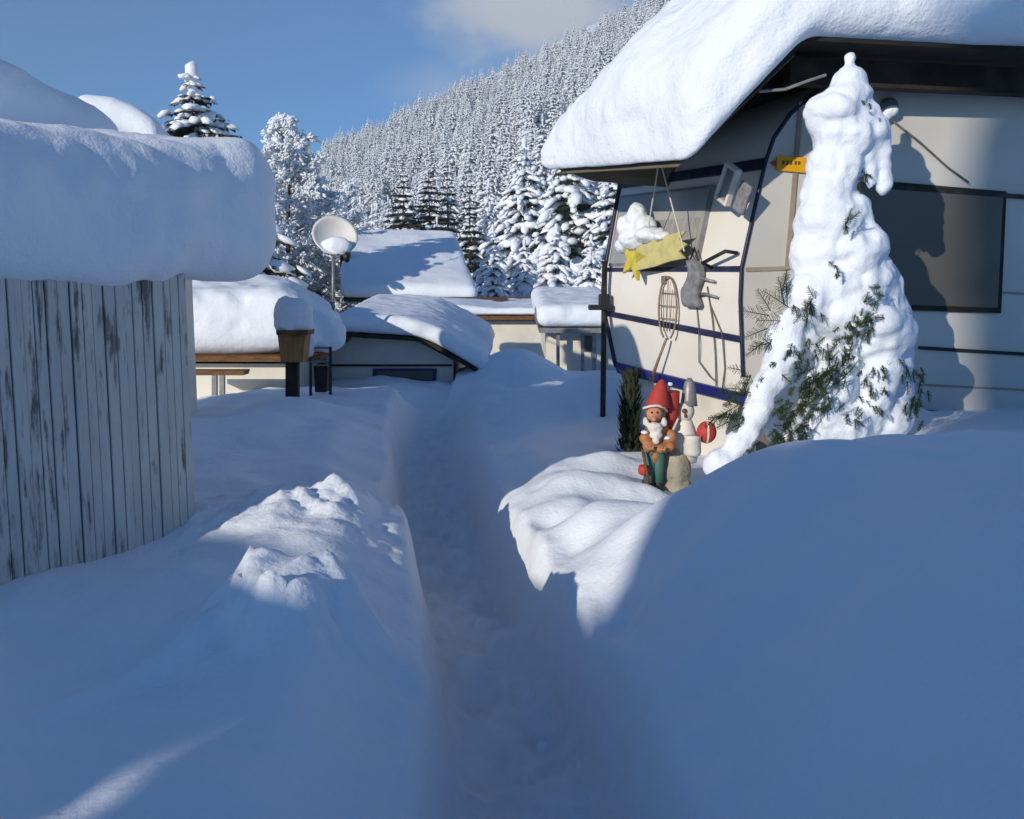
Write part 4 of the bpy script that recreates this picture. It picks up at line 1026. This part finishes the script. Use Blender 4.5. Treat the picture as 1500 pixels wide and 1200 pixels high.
# right hut
h4 = empty('holiday_hut', at(840, 540, 16), 'small cream hut with two grey posts under a snow roof beside the caravan', 'hut')
b = MB(); px_prism(b, [(800, 487), (905, 487), (905, 600), (800, 600)], 16.2, (0, 3, 0), WALLW); b.build('wall', h4)
b = MB(); px_prism(b, [(790, 481), (905, 481), (905, 488), (790, 488)], 15.8, (0, 3.6, .2), GREY); rf = b.build('roof', h4)
snow_over('snow_cap', [at(790, 480, 15.8), at(905, 480, 15.8)], [at(790, 480, 15.8)+Vector((0, 3.6, .3)), at(905, 480, 15.8)+Vector((0, 3.6, .3))], .40, .18, (.06, .1, .06, .1), .05, .018, .2, rf, SNOW, 47, big=.03)
for x in (815, 851, 868):
    b = MB(); px_prism(b, [(x, 488), (x+5, 488), (x+5, 600), (x, 600)], 15.9, (0, .06, 0), GREY); b.build('post', h4)
b = MB(); px_prism(b, [(852, 492), (872, 492), (872, 515), (852, 515)], 16.17, (0, .03, 0), GLASSD); b.build('window', h4)
# far big roof
h5 = empty('house', at(600, 440, 29), 'far house with a broad sunlit snow roof sloping towards the path', 'house')
e0, e1 = at(503, 442, 28), at(694, 446, 28); t0, t1 = at(513, 356, 34), at(664, 360, 34)
b = MB()
lo = Vector((0, 0, -4)); b.hexa([e0+Vector((.4, .4, -4)), e1+Vector((-.4, .4, -4)), t1+Vector((-.3, 0, -6)), t0+Vector((.3, 0, -6)), e0+Vector((.4, .4, -.05)), e1+Vector((-.4, .4, -.05)), t1+Vector((-.3, 0, -.15)), t0+Vector((.3, 0, -.15))], GREYWALL); b.build('wall', h5)
b = MB(); th = Vector((0, 0, .1)); b.hexa([e0, e1, t1, t0, e0+th, e1+th, t1+th, t0+th], DKWOOD); rf = b.build('roof', h5)
snow_over('snow_cap', [e0+th, e1+th], [t0+th, t1+th], .42, .2, (.1, .1, .08, .15), .12, .02, .4, rf, SNOW, 53, big=.06)
b = MB(); c = at(506, 388, 30.5); b.box(c+Vector((0, 0, 0)), (.3, .3, .9), DKWOOD, None, .02); ch = b.build('chimney', rf)
blob('snow_clump', [(c+Vector((0, 0, .5)), (.24, .24, .16), None)], .05, SNOW, ch, 1, .01, .1)
# red brown chalet between the trees
h6 = empty('chalet', at(742, 380, 62), 'dark red brown wooden chalet peeping out between snowy firs', 'chalet')
b = MB(); px_prism(b, [(712, 372), (742, 332), (772, 372), (770, 440), (714, 440)], 62, (0, 7, 0), REDBRN); b.build('wall', h6)
b = MB()
px_prism(b, [(706, 376), (742, 328), (742, 333), (709, 379)], 61.4, (0, 8.2, 0), DKWOOD); px_prism(b, [(742, 328), (778, 376), (775, 379), (742, 333)], 61.4, (0, 8.2, 0), DKWOOD); rf = b.build('roof', h6)
vl = [(706, 375), (742, 327), (778, 375)]
snow_over('snow_cap', [at(x, y, 61.4) for x, y in vl], [at(x, y, 61.4)+Vector((0, 8.2, 0)) for x, y in vl], .55, .25, (.1, .1, .1, .1), .25, .03, .5, rf, SNOW, 57, big=.05)

# ------------------------------------------------------------------ unseen hut shapes added behind the camera to shade the foreground
HAZE = .0005
SA = R(39); SE = R(16)
SD = Vector((math.sin(SA), math.cos(SA), 0)); SU = Vector((math.cos(SA), -math.sin(SA), 0))
def sun_at(u, s_): return SU*u+SD*s_
def shade_hut(name, label, u0, u1, s_, ztop, depth, zr=None):
    """an added, unseen sun blocker shaped as a snow roofed hut, square to the sunbeams: u across them, ztop the height of its snow"""
    p, q = sun_at(u0, s_), sun_at(u1, s_); d = -SD*depth
    root = empty(name, ((p+q)/2)+Vector((0, 0, -.2)), label, 'hut')
    zr = zr if zr is not None else ztop
    b = MB(); b.prism([p+Vector((0, 0, -.5)), q+Vector((0, 0, -.5)), q+Vector((0, 0, zr-.55)), p+Vector((0, 0, ztop-.55))], d, WALLW); b.build('wall', root)
    b = MB(); b.prism([p+SD*.2+Vector((0, 0, ztop-.55)), q+SD*.2+Vector((0, 0, zr-.55)), q+SD*.2+Vector((0, 0, zr-.48)), p+SD*.2+Vector((0, 0, ztop-.48))], d*1.1, DKWOOD); rf = b.build('roof', root)
    snow_over('snow_cap', [p+SD*.2+Vector((0, 0, ztop-.5)), q+SD*.2+Vector((0, 0, zr-.5))], [p+d*1.05+Vector((0, 0, ztop-.5)), q+d*1.05+Vector((0, 0, zr-.5))], .5, .2, (.1, .1, .1, .1), .12, .03, .3, rf, SNOW, 61)
    return root
TE = math.tan(SE)
shade_hut('garden_hut', 'low snow roofed hut behind the photographer shading the left bank', -5.2, -2.235, -8, 1.21+8*TE, 3)  # added blocker; its top edge decides which bank lumps stay sunlit
shade_hut('holiday_hut', 'long snow roofed hut behind the photographer shading the path', -8.5, -5.0, -6, 3.2+6*TE, 4)  # added blocker that keeps the farther path out of the sun
shade_hut('shade_caster', 'snow roofed wood shed behind the photographer shading the big right mound', -2.04, 1, -11, 2.1+11*TE, 3)  # added blocker; its left edge ends the sunlit area on the right bank
shade_hut('house', 'tall snow roofed house behind the photographer shading the right side of the caravan', -1.6, 4, -20, 4.95+20*TE, 5, 11.5+20*TE)  # added blocker; sloping top shapes the shadow edge on the caravan side

# ------------------------------------------------------------------ the air between here and the hill
hz = bpy.data.materials.new('haze'); hz.use_nodes = True; hn = hz.node_tree; hn.nodes.clear()
ou = hn.nodes.new('ShaderNodeOutputMaterial'); pv = hn.nodes.new('ShaderNodeVolumePrincipled')
pv.inputs['Density'].default_value = HAZE; pv.inputs['Color'].default_value = (.88, .93, 1, 1); pv.inputs['Anisotropy'].default_value = .0
hn.links.new(pv.outputs[0], ou.inputs['Volume'])
b = MB(); b.box((0, 300, 95), (1260, 1020, 260), hz); tag(b.build('haze'), kind='stuff')

# ------------------------------------------------------------------ light, sky
w = bpy.data.worlds.new("World"); SC.world = w; w.use_nodes = True; nt = w.node_tree; N = nt.nodes; L = nt.links
sky = N.new('ShaderNodeTexSky'); sky.sky_type = 'NISHITA'; sky.sun_disc = False
sky.sun_elevation = SE; sky.sun_rotation = PI+SA; sky.altitude = 1200; sky.air_density = 1.0; sky.dust_density = .1; sky.ozone_density = 4.5
bg = N['Background']; bg.inputs[1].default_value = .11
# drifting cloud above the ridge, laid out by sky direction
tc = N.new('ShaderNodeTexCoord')
def vm(op, a, bb):
    x = N.new('ShaderNodeVectorMath'); x.operation = op
    for i, v in ((0, a), (1, bb)):
        if isinstance(v, tuple): x.inputs[i].default_value = v
        else: L.new(v, x.inputs[i])
    return x
def mm(op, a, bb):
    x = N.new('ShaderNodeMath'); x.operation = op
    for i, v in ((0, a), (1, bb)):
        if isinstance(v, (int, float)): x.inputs[i].default_value = v
        else: L.new(v, x.inputs[i])
    return x.outputs[0]
def mr(s_, a, bb):
    x = N.new('ShaderNodeMapRange'); x.interpolation_type = 'SMOOTHSTEP'; x.inputs[1].default_value = a; x.inputs[2].default_value = bb; L.new(s_, x.inputs[0]); return x.outputs[0]
def cloud(px, py, rx, ry, sc, lo, hi):
    d = ray(px, py).normalized()
    off = vm('SUBTRACT', tc.outputs['Generated'], tuple(d)); ln_ = vm('MULTIPLY', off.outputs[0], (1/rx, .3, 1/ry)); le = N.new('ShaderNodeVectorMath'); le.operation = 'LENGTH'; L.new(ln_.outputs[0], le.inputs[0])
    no = N.new('ShaderNodeTexNoise'); no.inputs['Scale'].default_value = sc; no.inputs['Detail'].default_value = 6; no.inputs['Roughness'].default_value = .55
    st = vm('MULTIPLY', tc.outputs['Generated'], (1, 1, 1.6)); L.new(st.outputs[0], no.inputs['Vector'])
    v = mm('SUBTRACT', mm('ADD', mm('MULTIPLY', no.outputs['Fac'], 1.5), .30), le.outputs['Value'])
    return mr(v, lo, hi)
f1 = cloud(770, 25, .125, .052, 9, -.05, .75)
f2 = cloud(640, 130, .10, .045, 7, .1, 1.3)
ff = mm('MINIMUM', mm('ADD', mm('MULTIPLY', f1, .85), mm('MULTIPLY', f2, .35)), .9)
mx = N.new('ShaderNodeMix'); mx.data_type = 'RGBA'; L.new(ff, mx.inputs[0]); L.new(sky.outputs[0], mx.inputs[6]); mx.inputs[7].default_value = (5.6, 5.8, 6.1, 1)
tn = N.new('ShaderNodeMix'); tn.data_type = 'RGBA'; tn.blend_type = 'MULTIPLY'; tn.inputs[0].default_value = 1; tn.inputs[7].default_value = (.58, .96, 1.18, 1)
L.new(sky.outputs[0], tn.inputs[6]); L.new(tn.outputs[2], mx.inputs[6])
L.new(mx.outputs[2], bg.inputs[0])
sun = bpy.data.lights.new('sun', 'SUN'); sun.energy = 4.0; sun.angle = R(.55); sun.color = (1, .895, .76)
sl = bpy.data.objects.new('sun', sun); COL.objects.link(sl)
sl.rotation_euler = Vector((SD.x*math.cos(SE), SD.y*math.cos(SE), -math.sin(SE))).to_track_quat('-Z', 'Y').to_euler()
vs = SC.view_settings; vs.view_transform = 'Standard'; vs.look = 'None'; vs.exposure = 0; vs.gamma = 1
SC.cycles.max_bounces = 6; SC.cycles.diffuse_bounces = 3; SC.cycles.use_denoising = True
